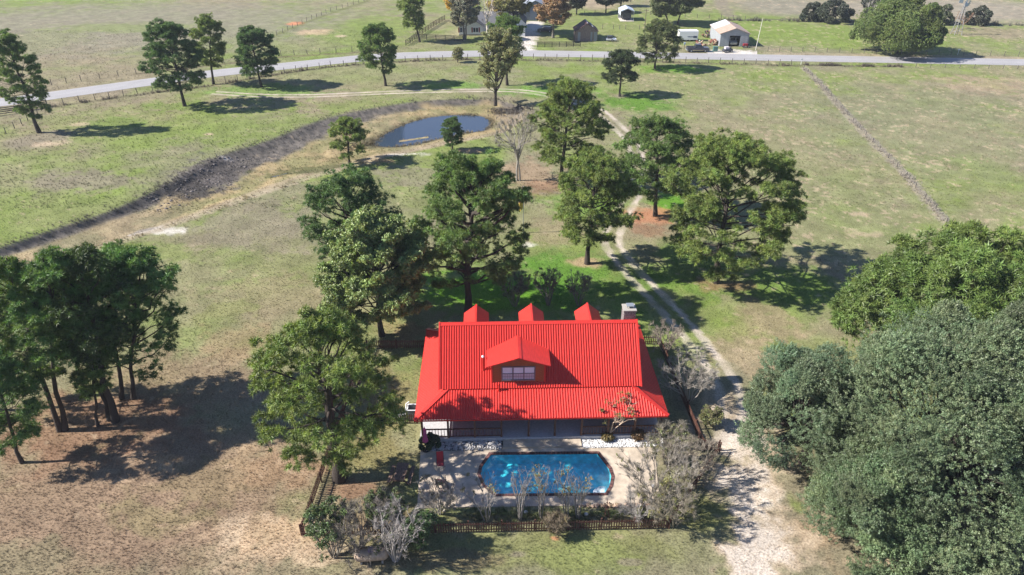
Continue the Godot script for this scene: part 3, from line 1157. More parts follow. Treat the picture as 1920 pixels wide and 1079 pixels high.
func make_trees() -> void:
	make_leaves()
	# the farthest row, by the road and beyond it
	var far := "trees round the farmhouse across the road"
	tree("pine_tree", "tall leaning pine beside the board fence left of the white farmhouse", survey(Vector2(787, 79), -14, 58, 742, 797), 101, PINE_WARM, {"grain": 1.5, "group": far})
	tree("grey_tree", "grey-leaved twin-trunked tree in front of the white farmhouse gable", survey(Vector2(870, 74), -14, 48, 836, 902), 102, Color(0.19, 0.19, 0.135), {"belly": 0.36, "kind": 2, "grain": 1.1, "fill": 0.9, "twin": 0.8, "group": far, "pale": true})
	tree("autumn_tree", "golden autumn tree rising behind the white farmhouse roof", survey(Vector2(862, 38), -40, 24, 826, 902), 103, Color(0.52, 0.36, 0.07), {"belly": 0.36, "kind": 2, "grain": 1.2, "fill": 1.2, "group": far})
	bare("birch_tree", "bare white-stemmed tree beside the farmhouse gable", survey(Vector2(915, 67), -10, 40, 892, 935), 104, Color(0.62, 0.56, 0.5), {"category": "tree", "stems": 3, "squat": 1.0, "spread": 0.6, "stout": 3.5, "grain": 1.4, "group": far, "leafy": 0.3, "leaf": Color(0.26, 0.17, 0.08)})
	tree("autumn_tree", "olive and gold autumn tree over the middle of the farmhouse roof", survey(Vector2(938, 52), -26, 34, 908, 970), 105, Color(0.34, 0.28, 0.09), {"belly": 0.36, "kind": 2, "grain": 1.2, "group": far})
	tree("tall_tree", "dark-trunked tree with thin olive crown at the farmhouse's right end", survey(Vector2(963, 62), -40, 28, 925, 998), 106, Color(0.22, 0.21, 0.07), {"belly": 0.36, "kind": 2, "grain": 1.2, "group": far})
	tree("sycamore_tree", "rust-brown autumn sycamore with white trunk beside the gravel lane", survey(Vector2(1037, 71), -16, 44, 1002, 1074), 107, Color(0.33, 0.215, 0.11), {"belly": 0.36, "kind": 2, "grain": 1.1, "pale": true, "thick": 1.3, "limbs": 1.5, "group": far})
	tree("dark_tree", "dark green tree behind the rust-brown sycamore", survey(Vector2(1081, 27), -28, 20, 1062, 1102), 108, Color(0.055, 0.070, 0.035), {"kind": 1, "grain": 1.7, "group": far})
	tree("dark_tree", "small dark tree by the pens left of the carport", survey(Vector2(1136, 24), -22, 10, 1114, 1162), 109, Color(0.06, 0.075, 0.035), {"kind": 1, "grain": 1.7, "group": far})
	tree("dark_tree", "dark tree directly behind the pale carport", survey(Vector2(1164, 12), -30, 4, 1148, 1182), 110, Color(0.055, 0.075, 0.035), {"kind": 1, "grain": 1.8, "group": far})
	tree("oak_tree", "left of the two round oaks behind the white trailer", survey(Vector2(1253, 45), -18, 30, 1196, 1274), 111, Color(0.12, 0.145, 0.055), {"kind": 1, "grain": 1.2, "fill": 1.3, "group": far})
	tree("oak_tree", "right and wider of the two round oaks behind the white trailer", survey(Vector2(1271, 46), -22, 27, 1242, 1324), 112, Color(0.11, 0.14, 0.052), {"kind": 1, "grain": 1.2, "fill": 1.3, "group": far})
	var brushy := "dark bushes along the far field edge"
	billow("wild_bush", "smaller of two dark bushes at the edge of the plowed field", survey(Vector2(1522, 39), 8, 39, 1504, 1542), 113, Color(0.055, 0.065, 0.04), 12, 70, {"grain": 1.7, "category": "bush", "group": brushy})
	billow("wild_bush", "larger of two dark bushes at the edge of the plowed field", survey(Vector2(1567, 41), 2, 41, 1536, 1598), 114, Color(0.052, 0.062, 0.038), 16, 90, {"grain": 1.7, "category": "bush", "group": brushy})
	billow("wild_bush", "green bush just right of the big round roadside oak", survey(Vector2(1763, 44), 14, 42, 1744, 1790), 115, Color(0.085, 0.105, 0.05), 12, 70, {"grain": 1.7, "category": "bush", "group": brushy})
	billow("wild_bush", "dark bush to the right of the metal windmill", survey(Vector2(1832, 46), 16, 46, 1812, 1854), 116, Color(0.06, 0.07, 0.045), 12, 70, {"grain": 1.7, "category": "bush", "group": brushy})
	bare("rusty_tree", "small orange-brown tree between the windmill and a dark bush", survey(Vector2(1805, 55), 17, 46, 1796, 1822), 117, Color(0.36, 0.22, 0.15), {"category": "tree", "stems": 5, "grain": 1.1, "sprays": 2.0, "bole": 0.25})
	bare("dead_tree", "pale dead tree behind the big round roadside oak", survey(Vector2(1632, 42), -6, 20, 1616, 1654), 118, Color(0.5, 0.47, 0.43), {"category": "tree", "stems": 3, "squat": 1.0, "spread": 0.7, "stout": 3.0, "grain": 1.2})
	billow("dark_tree", "dark evergreen behind the big round roadside oak", survey(Vector2(1652, 40), -16, 30, 1620, 1690), 119, Color(0.06, 0.07, 0.04), 12, 70, {"grain": 1.8, "group": far})
	billow("oak_tree", "big round bright green oak standing alone beside the road", survey(Vector2(1682, 101), 0, 90, 1618, 1770), 120, Color(0.130, 0.180, 0.046), 110, 230, {"grain": 0.8, "masses": 17, "skirt": 0.22})
	tree("oak_tree", "spreading dark tree at the roadside fence left of the pickup", survey(Vector2(1228, 129), 45, 122, 1186, 1280), 121, Color(0.12, 0.15, 0.055), {"grain": 1.1, "fill": 1.2, "belly": 0.33, "droop": 0.0})
	tree("roadside_sapling", "young thin tree in the brush of the roadside fence", survey(Vector2(858, 117), 90, 112, 847, 872), 122, Color(0.24, 0.24, 0.10), {"kind": 2, "fill": 0.4, "grain": 0.7})
	# pasture trees before the road
	tree("pine_tree", "tall sparse leaning pine at the photo's left edge beside bare soil", survey(Vector2(73, 249), 68, 226, -8, 82), 130, PINE, {"open": 0.2, "droop": -0.15, "dens": 1.4, "fill": 1.4})
	tree("pine_tree", "full pine with dark trunk, leftmost of three by the road bend", survey(Vector2(346, 199), 52, 176, 266, 386), 131, PINE_DARK, {"dens": 1.4, "belly": 0.3, "fill": 1.5})
	tree("pine_tree", "slim pine, middle one of three by the road bend", survey(Vector2(400, 158), 39, 132, 360, 432), 132, PINE_WARM, {"open": 0.1, "dens": 1.3, "fill": 1.4})
	tree("pine_tree", "dark round pine, rightmost of three by the road bend", survey(Vector2(490, 163), 59, 146, 430, 522), 133, PINE_DARK, {"dens": 1.4, "fill": 1.6, "belly": 0.3})
	tree("pine_tree", "lone upright pine between the road and the curving driveway", survey(Vector2(723, 161), 53, 138, 667, 753), 134, PINE, {"dens": 1.3, "fill": 1.4})
	tree("pine_tree", "straight pine with dark trunk behind the yellowing tree", survey(Vector2(951, 160), 38, 125, 908, 990), 135, PINE, {"dens": 1.2, "fill": 1.3})
	tree("autumn_tree", "yellowing forked tree at the pond's upper right end", survey(Vector2(929, 198), 60, 180, 878, 984), 136, Color(0.26, 0.27, 0.12), {"kind": 2, "grain": 0.66, "fill": 0.9, "dens": 1.15, "belly": 0.4, "droop": 0.4, "open": 0.6, "pale": false, "limbs": 1.6})
	tree("cedar_tree", "dark pointed cedar alone in bright green grass", survey(Vector2(1162, 181), 99, 166, 1126, 1204), 137, Color(0.062, 0.092, 0.036), {"grain": 0.85, "fill": 1.8, "belly": 0.36, "dens": 1.2, "droop": 0.05})
	tree("pine_tree", "small young pine at the left shore of the pond", survey(Vector2(655, 306), 223, 294, 609, 693), 138, PINE_WARM, {"grain": 0.9, "fill": 1.5, "belly": 0.3})
	tree("cedar_tree", "very small bushy cedar in front of the pond", survey(Vector2(849, 283), 222, 274, 824, 871), 139, Color(0.085, 0.15, 0.04), {"grain": 0.72, "fill": 2.0, "belly": 0.33, "dens": 1.3})
	bare("bare_tree", "grey leafless tree with two trunks right of the pond", survey(Vector2(972, 339), 204, 300, 928, 1008), 140, Color(0.30, 0.275, 0.245), {"category": "tree", "stems": 7, "squat": 0.94, "spread": 0.75, "stout": 2.2, "sprays": 3.0, "grain": 1.1, "bole": 0.3, "boles": 2, "leafy": 0.3, "leaf": Color(0.13, 0.13, 0.05)})
	# the pines along the drive
	tree("pine_tree", "tall pine standing right of the bare grey tree", survey(Vector2(1053, 347), 160, 316, 986, 1141), 141, PINE_WARM, {"dens": 1.2, "fill": 1.4, "belly": 0.26})
	tree("pine_tree", "pine beyond the drive with orange needles round its foot", survey(Vector2(1229, 405), 227, 376, 1152, 1306), 142, PINE, {"dens": 1.2, "fill": 1.4, "belly": 0.26})
	tree("pine_tree", "layered pine left of the drive where its ruts reappear", survey(Vector2(1101, 495), 292, 462, 1026, 1200), 143, PINE_WARM, {"dens": 1.2, "fill": 1.35, "droop": -0.1, "belly": 0.26})
	tree("pine_tree", "broad heavy pine right of the drive casting a long shadow", survey(Vector2(1343, 530), 268, 515, 1216, 1500), 144, PINE_WARM, {"dens": 1.2, "fill": 1.35, "grain": 1.0, "belly": 0.28})
	tree("pine_tree", "open-branched pine with many bare limbs right behind the house", survey(Vector2(878, 588), 304, 540, 764, 1003), 145, PINE, {"open": 0.8, "dens": 1.25, "fill": 1.3, "limbs": 1.7, "thick": 1.1})
	tree("pine_tree", "dark pine half hidden behind the pale sweetgum", survey(Vector2(690, 545), 325, 520, 562, 757), 146, PINE_DARK, {"open": 0.7, "dens": 1.1, "limbs": 1.3})
	tree("sweetgum_tree", "pale green pyramid-shaped leafy tree left behind the house", survey(Vector2(716, 630), 410, 622, 600, 808), 147, Color(0.205, 0.270, 0.092), {"kind": 1, "dens": 1.7, "fill": 1.9, "grain": 0.74, "wide": 1.1, "ragged": 0.45, "belly": 0.34})
	tree("pine_tree", "large pine with thick pale trunk inside the fence corner left of the pool", survey(Vector2(637, 898), 600, 880, 466, 752), 148, PINE_WARM, {"dens": 1.05, "open": 0.35, "limbs": 1.5, "thick": 1.7, "droop": -0.2})
	# the grove on the left
	var grove := "pines of the shady grove on the brown slope"
	tree("pine_tree", "rightmost slender pine of the grove, nearest the house", survey(Vector2(249, 748), 484, 700, 170, 362), 150, Color(0.112, 0.205, 0.058), {"open": 0.6, "dens": 1.1, "fill": 0.8, "thick": 0.62, "group": grove})
	tree("pine_tree", "slender pine just behind the grove's rightmost trunk", survey(Vector2(228, 748), 476, 640, 130, 290), 151, Color(0.112, 0.205, 0.058), {"open": 0.4, "thick": 0.62, "fill": 0.9, "group": grove})
	tree("pine_tree", "thick pine of the grove's close pair, grey at the foot", survey(Vector2(216, 791), 490, 700, 90, 250), 152, Color(0.06, 0.10, 0.028), {"thick": 0.9, "open": 0.5, "fill": 0.72, "dens": 0.95, "group": grove})
	tree("pine_tree", "darker pine of the grove's close pair, touching its neighbour", survey(Vector2(205, 788), 500, 690, 60, 200), 153, Color(0.112, 0.205, 0.058), {"thick": 0.62, "open": 0.5, "fill": 0.72, "dens": 0.95, "group": grove})
	tree("pine_tree", "thin young pine in front of the grove's close pair", survey(Vector2(183, 799), 640, 760, 140, 215), 154, PINE, {"group": grove, "dens": 0.7, "thick": 0.6})
	tree("pine_tree", "leaning pine at the grove's front, left of two side by side", survey(Vector2(112, 808), 505, 740, -20, 120), 155, PINE, {"thick": 0.62, "group": grove, "dens": 1.1})
	tree("pine_tree", "leaning pine at the grove's front, right of two side by side", survey(Vector2(122, 807), 500, 700, 20, 170), 156, Color(0.112, 0.205, 0.058), {"thick": 0.62, "open": 0.5, "fill": 0.72, "dens": 0.95, "group": grove})
	tree("pine_tree", "pine deep inside the grove behind the others", survey(Vector2(160, 742), 520, 680, 60, 200), 157, Color(0.112, 0.205, 0.058), {"thick": 0.62, "open": 0.5, "fill": 0.72, "dens": 0.95, "group": grove})
	tree("pine_tree", "short dark pine at the photo's left edge below the grove", survey(Vector2(41, 868), 668, 850, -60, 84), 158, Color(0.112, 0.205, 0.058), {"thick": 0.62, "group": grove, "dens": 1.1})
	tree("pine_tree", "pine at the photo's left edge behind the short dark one", survey(Vector2(-6, 770), 545, 740, -90, 70), 159, PINE, {"thick": 0.62, "open": 0.5, "fill": 0.72, "dens": 0.95, "group": grove})
	# right side masses
	var big := survey(Vector2(1795, 735), 436, 700, 1622, 1985)
	billow("pine_tree", "huge domed bright pine at the photo's right edge", big, 160, Color(0.125, 0.190, 0.046), 150, 95, {"mesh": tuft_mesh, "grain": 1.25, "masses": 22})
	billow("live_oak_tree", "massive dusty green live oak filling the right edge below the domed pine", survey(Vector2(1775, 955), 578, 1046, 1572, 2015), 161, Color(0.128, 0.178, 0.092), 190, 280, {"mesh": fine_mesh, "grain": 0.48, "masses": 23, "skirt": 0.1})
	billow("live_oak_tree", "smaller dusty green oak at the massive one's left, nearest the house", survey(Vector2(1506, 868), 604, 925, 1398, 1612), 162, Color(0.120, 0.172, 0.094), 66, 280, {"mesh": fine_mesh, "grain": 0.48, "masses": 9, "reach": 0.95})
	billow("live_oak_tree", "low dusty green oak in front of the massive one at the bottom edge", survey(Vector2(1655, 1015), 800, 1058, 1540, 1780), 163, Color(0.132, 0.188, 0.090), 72, 280, {"mesh": fine_mesh, "grain": 0.48, "masses": 9, "reach": 0.95})

func make_shrubs() -> void:
	var grey := Color(0.33, 0.295, 0.25)
	var lawn := "vase-shaped shrubs on the lawn behind the house"
	for q in [[965, 574, 502, 935, 994, "leftmost of three grey vase-shaped shrubs behind the house"], [1028, 572, 494, 1003, 1052, "middle one of three grey vase-shaped shrubs behind the house"], [1085, 574, 500, 1060, 1108, "rightmost of three grey vase-shaped shrubs behind the house"]]:
		bare("vase_shrub", q[5], survey(Vector2(q[0], q[1]), q[2], q[1] - 18, q[3], q[4]), 200 + int(q[0]), Color(0.21, 0.185, 0.165), {"stems": 8, "sprays": 1.4, "leafy": 0.2, "leaf": Color(0.085, 0.10, 0.05), "group": lawn})
	var side := "leafless shrubs along the right side of the house"
	bare("bare_shrub", "brownish bare shrub at the house's back right corner", survey(Vector2(1248, 662), 592, 655, 1214, 1282), 210, Color(0.30, 0.25, 0.205), {"stems": 9, "sprays": 1.5, "group": side})
	bare("bare_shrub", "silvery dense bare shrub between house and driveway", survey(Vector2(1290, 752), 646, 748, 1234, 1342), 211, Color(0.38, 0.345, 0.30), {"stems": 12, "sprays": 2.2, "group": side, "leafy": 0.05})
	bare("bare_shrub", "grey-green bare shrub against the front right porch corner", survey(Vector2(1255, 850), 788, 848, 1212, 1298), 212, Color(0.30, 0.27, 0.215), {"stems": 11, "sprays": 2.0, "leafy": 0.35, "leaf": Color(0.16, 0.17, 0.075), "group": side})
	bare("yellow_shrub", "low yellow-green leafy shrub beside the side fence", survey(Vector2(1334, 800), 762, 800, 1316, 1352), 213, Color(0.22, 0.19, 0.12), {"stems": 6, "leafy": 0.7, "leaf": Color(0.17, 0.18, 0.07)})
	var pool_side := "leafless shrubs right of the pool"
	bare("bare_shrub", "large grey bare shrub overhanging the pool patio's right edge", survey(Vector2(1232, 950), 818, 945, 1160, 1300), 214, grey, {"stems": 12, "sprays": 2.0, "leafy": 0.12, "leaf": Color(0.16, 0.16, 0.06), "group": pool_side})
	bare("bare_shrub", "brown bare shrub behind the large grey one near the fence gate", survey(Vector2(1292, 905), 808, 900, 1240, 1345), 215, Color(0.29, 0.25, 0.20), {"stems": 10, "sprays": 1.8, "group": pool_side})
	bare("bare_shrub", "yellow-tipped bare shrub at the front fence's right corner", survey(Vector2(1262, 985), 880, 980, 1200, 1306), 216, Color(0.29, 0.255, 0.19), {"stems": 10, "sprays": 1.7, "leafy": 0.18, "leaf": Color(0.21, 0.21, 0.07), "group": pool_side})
	bare("bare_shrub", "low silvery bare shrub just left of the yellow-tipped one", survey(Vector2(1196, 972), 918, 970, 1160, 1232), 217, Color(0.40, 0.37, 0.34), {"stems": 9, "sprays": 1.6, "group": pool_side})
	var row := "slender bare myrtles between the pool and the front fence"
	for q in [[913, 976, 884, 866, 950, "broad greenish bare myrtle at the pool's left end", 0.3], [975, 976, 868, 958, 994, "narrow white-stemmed bare myrtle before the pool", 0.0], [1014, 974, 860, 994, 1032, "tall narrow bare myrtle with upright crown before the pool", 0.1], [1062, 972, 866, 1034, 1080, "thin-crowned bare myrtle before the pool's middle", 0.2], [1084, 973, 878, 1062, 1108, "grey-tipped bare myrtle nearest the yard windmill", 0.05]]:
		bare("crape_myrtle", q[5], survey(Vector2(q[0], q[1]), q[2], q[1] - 30, q[3], q[4]), 230 + int(q[0]), Color(0.27, 0.245, 0.22), {"category": "small tree", "stems": 5, "spread": 0.7, "sprays": 0.95, "grain": 0.58, "leafy": q[6] * 0.5, "leaf": Color(0.17, 0.16, 0.07), "stout": 0.9, "group": row})
	bare("bare_shrub", "grey bare shrub on the patio's lower left corner", survey(Vector2(826, 962), 886, 955, 782, 866), 240, Color(0.34, 0.31, 0.27), {"stems": 10, "sprays": 1.5, "leafy": 0.1, "leaf": Color(0.17, 0.16, 0.07)})
	bare("bare_shrub", "low brown bush leaning over the front fence before the pool", survey(Vector2(1040, 1000), 958, 998, 1020, 1064), 241, Color(0.24, 0.19, 0.13), {"stems": 8, "sprays": 1.6, "leafy": 0.2, "leaf": Color(0.14, 0.12, 0.06)})
	# the thicket round the tank
	var tank := "shrubs of the thicket round the gas tank"
	bare("leafy_shrub", "green-leaved shrub at the thicket's left end by the fence corner", survey(Vector2(628, 1044), 932, 1042, 580, 672), 250, Color(0.20, 0.18, 0.15), {"stems": 9, "sprays": 1.0, "leafy": 0.85, "leaf": Color(0.10, 0.15, 0.055), "lean": Vector3(-1, 0.25, 0), "group": tank})
	bare("bare_shrub", "tall brown-grey bare shrub behind the gas tank", survey(Vector2(672, 1034), 925, 1025, 618, 738), 251, Color(0.27, 0.235, 0.20), {"stems": 12, "sprays": 2.0, "leafy": 0.1, "leaf": Color(0.10, 0.14, 0.05), "group": tank})
	bare("leafy_shrub", "green-topped shrub at the back of the thicket", survey(Vector2(722, 1002), 916, 995, 690, 756), 252, Color(0.2, 0.18, 0.15), {"stems": 8, "leafy": 0.8, "leaf": Color(0.12, 0.165, 0.065), "group": tank})
	bare("silver_shrub", "silvery leafless shrub with thick forked stems right of the tank", survey(Vector2(742, 1050), 938, 1035, 698, 790), 253, Color(0.36, 0.33, 0.31), {"stems": 9, "sprays": 1.4, "stout": 1.5, "group": tank})
	bare("leafy_shrub", "dark green leafy shrub at the thicket's right end", survey(Vector2(788, 1030), 955, 1024, 760, 816), 254, Color(0.17, 0.15, 0.12), {"stems": 8, "leafy": 1.0, "leaf": Color(0.075, 0.135, 0.045), "group": tank})
	# by the porch
	bare("porch_tree", "small crooked tree with sparse leaves before the porch", survey(Vector2(1142, 822), 738, 800, 1112, 1192), 260, Color(0.42, 0.33, 0.25), {"category": "small tree", "stems": 5, "spread": 0.8, "sprays": 0.8, "grain": 0.7, "stout": 1.2, "bole": 0.16, "squat": 0.95, "leafy": 0.3, "leaf": Color(0.19, 0.18, 0.06)})
	bare("brown_shrub", "small round brown shrub in white gravel under the crooked tree", survey(Vector2(1139, 826), 813, 826, 1132, 1147), 261, Color(0.26, 0.19, 0.09), {"stems": 9, "sprays": 1.5, "grain": 0.5, "leafy": 0.5, "leaf": Color(0.2, 0.16, 0.06)})
	bare("brown_shrub", "small rust-brown shrub in white gravel before the right railing", survey(Vector2(1197, 824), 808, 824, 1188, 1206), 262, Color(0.22, 0.13, 0.07), {"stems": 9, "sprays": 1.5, "grain": 0.5, "leafy": 0.5, "leaf": Color(0.16, 0.10, 0.05)})
	billow("porch_bush", "dark green bush behind the closed umbrella", survey(Vector2(803, 838), 812, 838, 786, 824), 263, Color(0.05, 0.075, 0.032), 10, 50, {"grain": 0.5, "category": "bush"})

# dry weeds: countless, so one object each
func weeds(called: String, label: String, line: PackedVector2Array, per_metre: float, half: float, tall: float, tint: Color, seed_at: int, twiggy := false) -> void:
	R.seed = seed_at
	var where: Array[Transform3D] = []
	var tints := PackedColorArray()
	for i in line.size() - 1:
		var n := int(line[i].distance_to(line[i + 1]) * per_metre + R.randf())
		for k in n:
			var p := line[i].lerp(line[i + 1], R.randf())
			var f := nb.get_noise_2d(p.x * 2.0, p.y * 2.0)
			if f < R.randf_range(-0.5, 0.05):
				continue
			p += Vector2(R.randfn(), R.randfn()) * half * 0.6
			where.append(Transform3D(upright(Vector3.UP + any_way() * 0.3, R.randf() * TAU, tall * R.randf_range(0.6, 1.5) * (1.0 + f)), Vector3(p.x, ground_y(p.x, p.y), p.y)))
			tints.append(tint * R.randf_range(0.65, 1.35))
	var o := copies(called, twig_mesh if twiggy else grass_mesh, tinted("weeds", 0.95, 0.3), self, where, tints)
	o.set_meta("label", label)
	o.set_meta("category", "weeds")

func make_weeds() -> void:
	weeds("dry_weeds", "dark dry weeds along the creek's steep far bank", rim, 8.0, 1.0, 0.5, Color(0.15, 0.135, 0.11), 300)
	weeds("dry_weeds", "charred dead brush on the wide part of the creek bank", smooth_line(flat([[290, 375], [340, 348], [390, 325], [440, 300]])), 60.0, 3.6, 0.5, Color(0.10, 0.09, 0.085), 301, true)
	R.seed = 320
	var clod := Shape.new()
	clod.blob(Vector3.ZERO, Vector3(1, 0.6, 0.85), 0.25, R, 3, 6)
	var lumps: Array[Transform3D] = []
	var lump_tints := PackedColorArray()
	for k in 900:
		var c := spot(lerpf(300, 455, R.randf()), 330)
		var q := spot(R.randf_range(270, 470), R.randf_range(286, 392))
		var u := creek_share(Vector2(q.x, q.z))
		if u < 0.02 or u > 0.5 * R.randf() + 0.12:
			continue
		lumps.append(Transform3D(Basis(Vector3.UP, R.randf() * TAU).scaled(Vector3.ONE * R.randf_range(0.08, 0.32) * R.randf_range(0.5, 1.0)), Vector3(q.x, ground_y(q.x, q.z), q.z)))
		lump_tints.append(Color(0.115, 0.10, 0.095) * R.randf_range(0.4, 1.7))
	var heap := copies("clod_rubble", clod.mesh(), tinted("pebbles", 0.9), self, lumps, lump_tints)
	heap.set_meta("label", "dark lumpy clods of turned soil on the wide creek bank")
	heap.set_meta("category", "soil")
	weeds("dry_weeds", "straw-coloured grass along the creek's near edge", brink, 4.0, 1.2, 0.6, Color(0.33, 0.27, 0.15), 302)
	weeds("dry_weeds", "grey-brown brush along the fence across the right pasture", smooth_line(flat([[1508, 128], [1540, 160], [1600, 228], [1650, 280], [1700, 330], [1775, 418], [1840, 480]])), 14.0, 0.7, 0.62, Color(0.32, 0.285, 0.24), 303)
	weeds("dry_weeds", "dark brush at the foot of the road's near fence", smooth_line(flat([[90, 201], [260, 178], [400, 160], [510, 141], [620, 126], [760, 116], [900, 112], [1200, 116], [1500, 124]])), 4.0, 0.6, 1.0, Color(0.17, 0.14, 0.11), 304)
	weeds("dry_weeds", "dark brush along the roadside right of the pasture corner", smooth_line(flat([[1508, 122], [1600, 124], [1690, 125]])), 9.0, 0.5, 1.2, Color(0.12, 0.10, 0.08), 305)
	weeds("dry_weeds", "brown brush along the edge of the plowed field", smooth_line(flat([[1350, 38], [1480, 40], [1600, 42], [1920, 48]])), 4.0, 0.8, 1.8, Color(0.12, 0.115, 0.085), 306)
	weeds("dry_weeds", "dark brush round the foot of the yellowing pond tree", smooth_line(flat([[925, 206], [950, 203], [985, 205]])), 26.0, 1.6, 1.0, Color(0.10, 0.085, 0.075), 307, true)
	weeds("dry_weeds", "dull weeds and ivy in the bed behind the front picket fence", smooth_line(flat([[815, 968], [1000, 968], [1240, 966]])), 24.0, 0.7, 0.55, Color(0.12, 0.14, 0.055), 308)
	weeds("dry_weeds", "brown reeds round the muddy margin of the pond", pond, 7.0, 0.6, 0.7, Color(0.20, 0.165, 0.095), 311)
	weeds("dry_weeds", "reeds in the shallow left end of the pond", smooth_line(flat([[640, 290], [690, 272], [720, 262]], -1.0)), 18.0, 1.2, 0.8, Color(0.17, 0.14, 0.075), 309)
	# short grass over the near ground, in the ground's own colours
	R.seed = 310
	var where: Array[Transform3D] = []
	var tints := PackedColorArray()
	for k in 190000:
		var far_off := k >= 150000
		var d := 88.0 * pow(210.0 / 88.0, R.randf()) if far_off else 15.0 * pow(90.0 / 15.0, pow(R.randf(), 0.72))
		var x := R.randf_range(-1.0, 1.0) * (0.66 * d + 14.0)
		if on_hard_ground(x, -d):
			continue
		var c := ground_at(x, -d)
		where.append(Transform3D(upright(Vector3.UP + any_way() * 0.35, R.randf() * TAU, R.randf_range(0.3, 0.65) if far_off else R.randf_range(0.16, 0.34)), Vector3(x, ground_y(x, -d) - 0.01, -d)))
		tints.append(c * (R.randf_range(0.9, 1.2) if far_off else R.randf_range(0.82, 1.28)))
	var o := copies("short_grass", grass_mesh, tinted("weeds", 0.95, 0.3), self, where, tints)
	o.set_meta("label", "short uneven winter grass on the lawn round the house")
	o.set_meta("category", "grass")

func on_hard_ground(x: float, z: float) -> bool:
	var q := house_in(Vector3(x, 0, z))
	if absf(q.x) < 10.2 and absf(q.z) < 6.6:
		return true
	if bare_cells.has(Vector2i((Vector2(x, z) * 2.0).floor())):
		return true
	return Geometry2D.is_point_in_polygon(Vector2(x, z), patio_ring)

# ---------------------------------------------------------------- the house, its pool and its yard
var home := Transform3D(Basis(Vector3.UP, 0.027), Vector3(2.2, 0, -48.65))
var patio_ring := PackedVector2Array()
var pool_ring := PackedVector2Array()
var pool_box := Rect2()

func house_in(p: Vector3) -> Vector3:
	return home.affine_inverse() * p

func plan_pool() -> void:
	pool_ring = flat([[917, 849], [1123, 847], [1147, 878], [1152, 893], [1149, 912], [1139, 929], [928, 931], [905, 912], [895, 890], [899, 874]], 0.08)
	patio_ring = flat([[789, 838], [1226, 833], [1238, 946], [782, 953]], 0.06)
	pool_box = Rect2(pool_ring[0], Vector2.ZERO)
	for p in pool_ring:
		pool_box = pool_box.expand(p)

func ribbed(s: Shape, o: Vector3, ax: Vector3, up: Vector3, w: float, pitch: float, h: float, lat := 0.0) -> void:
	var l := up.length()
	var u := up / l
	var nn := ax.cross(u).normalized()
	var at := PackedVector2Array()
	var k := int(w / pitch)
	var step := w / k
	for i in k:
		at.append(Vector2(step * i, 0.0))
		at.append(Vector2(step * (i + 0.26), 0.0))
		at.append(Vector2(step * (i + 0.52), h))
		at.append(Vector2(step * (i + 0.76), h))
	at.append(Vector2(w, 0.0))
	for i in at.size() - 1:
		var a := at[i]
		var b := at[i + 1]
		var la := l
		var lb := l
		if lat > 0.0:
			la = l * clampf(minf(a.x, w - a.x) / lat, 0.0, 1.0)
			lb = l * clampf(minf(b.x, w - b.x) / lat, 0.0, 1.0)
		var p0 := o + ax * a.x + nn * a.y
		var p1 := o + ax * b.x + nn * b.y
		s.quad(p0, p1, p1 + u * lb, p0 + u * la)

func red_roof() -> StandardMaterial3D:
	var m := mat("red_metal", lin(0.68, 0.046, 0.036), 0.36, noise_tex("weather", 512, 0.02, 5, 0.80, 1.0), Vector3(0.9, 0.10, 0.10))
	m.metallic_specular = 0.34
	return m

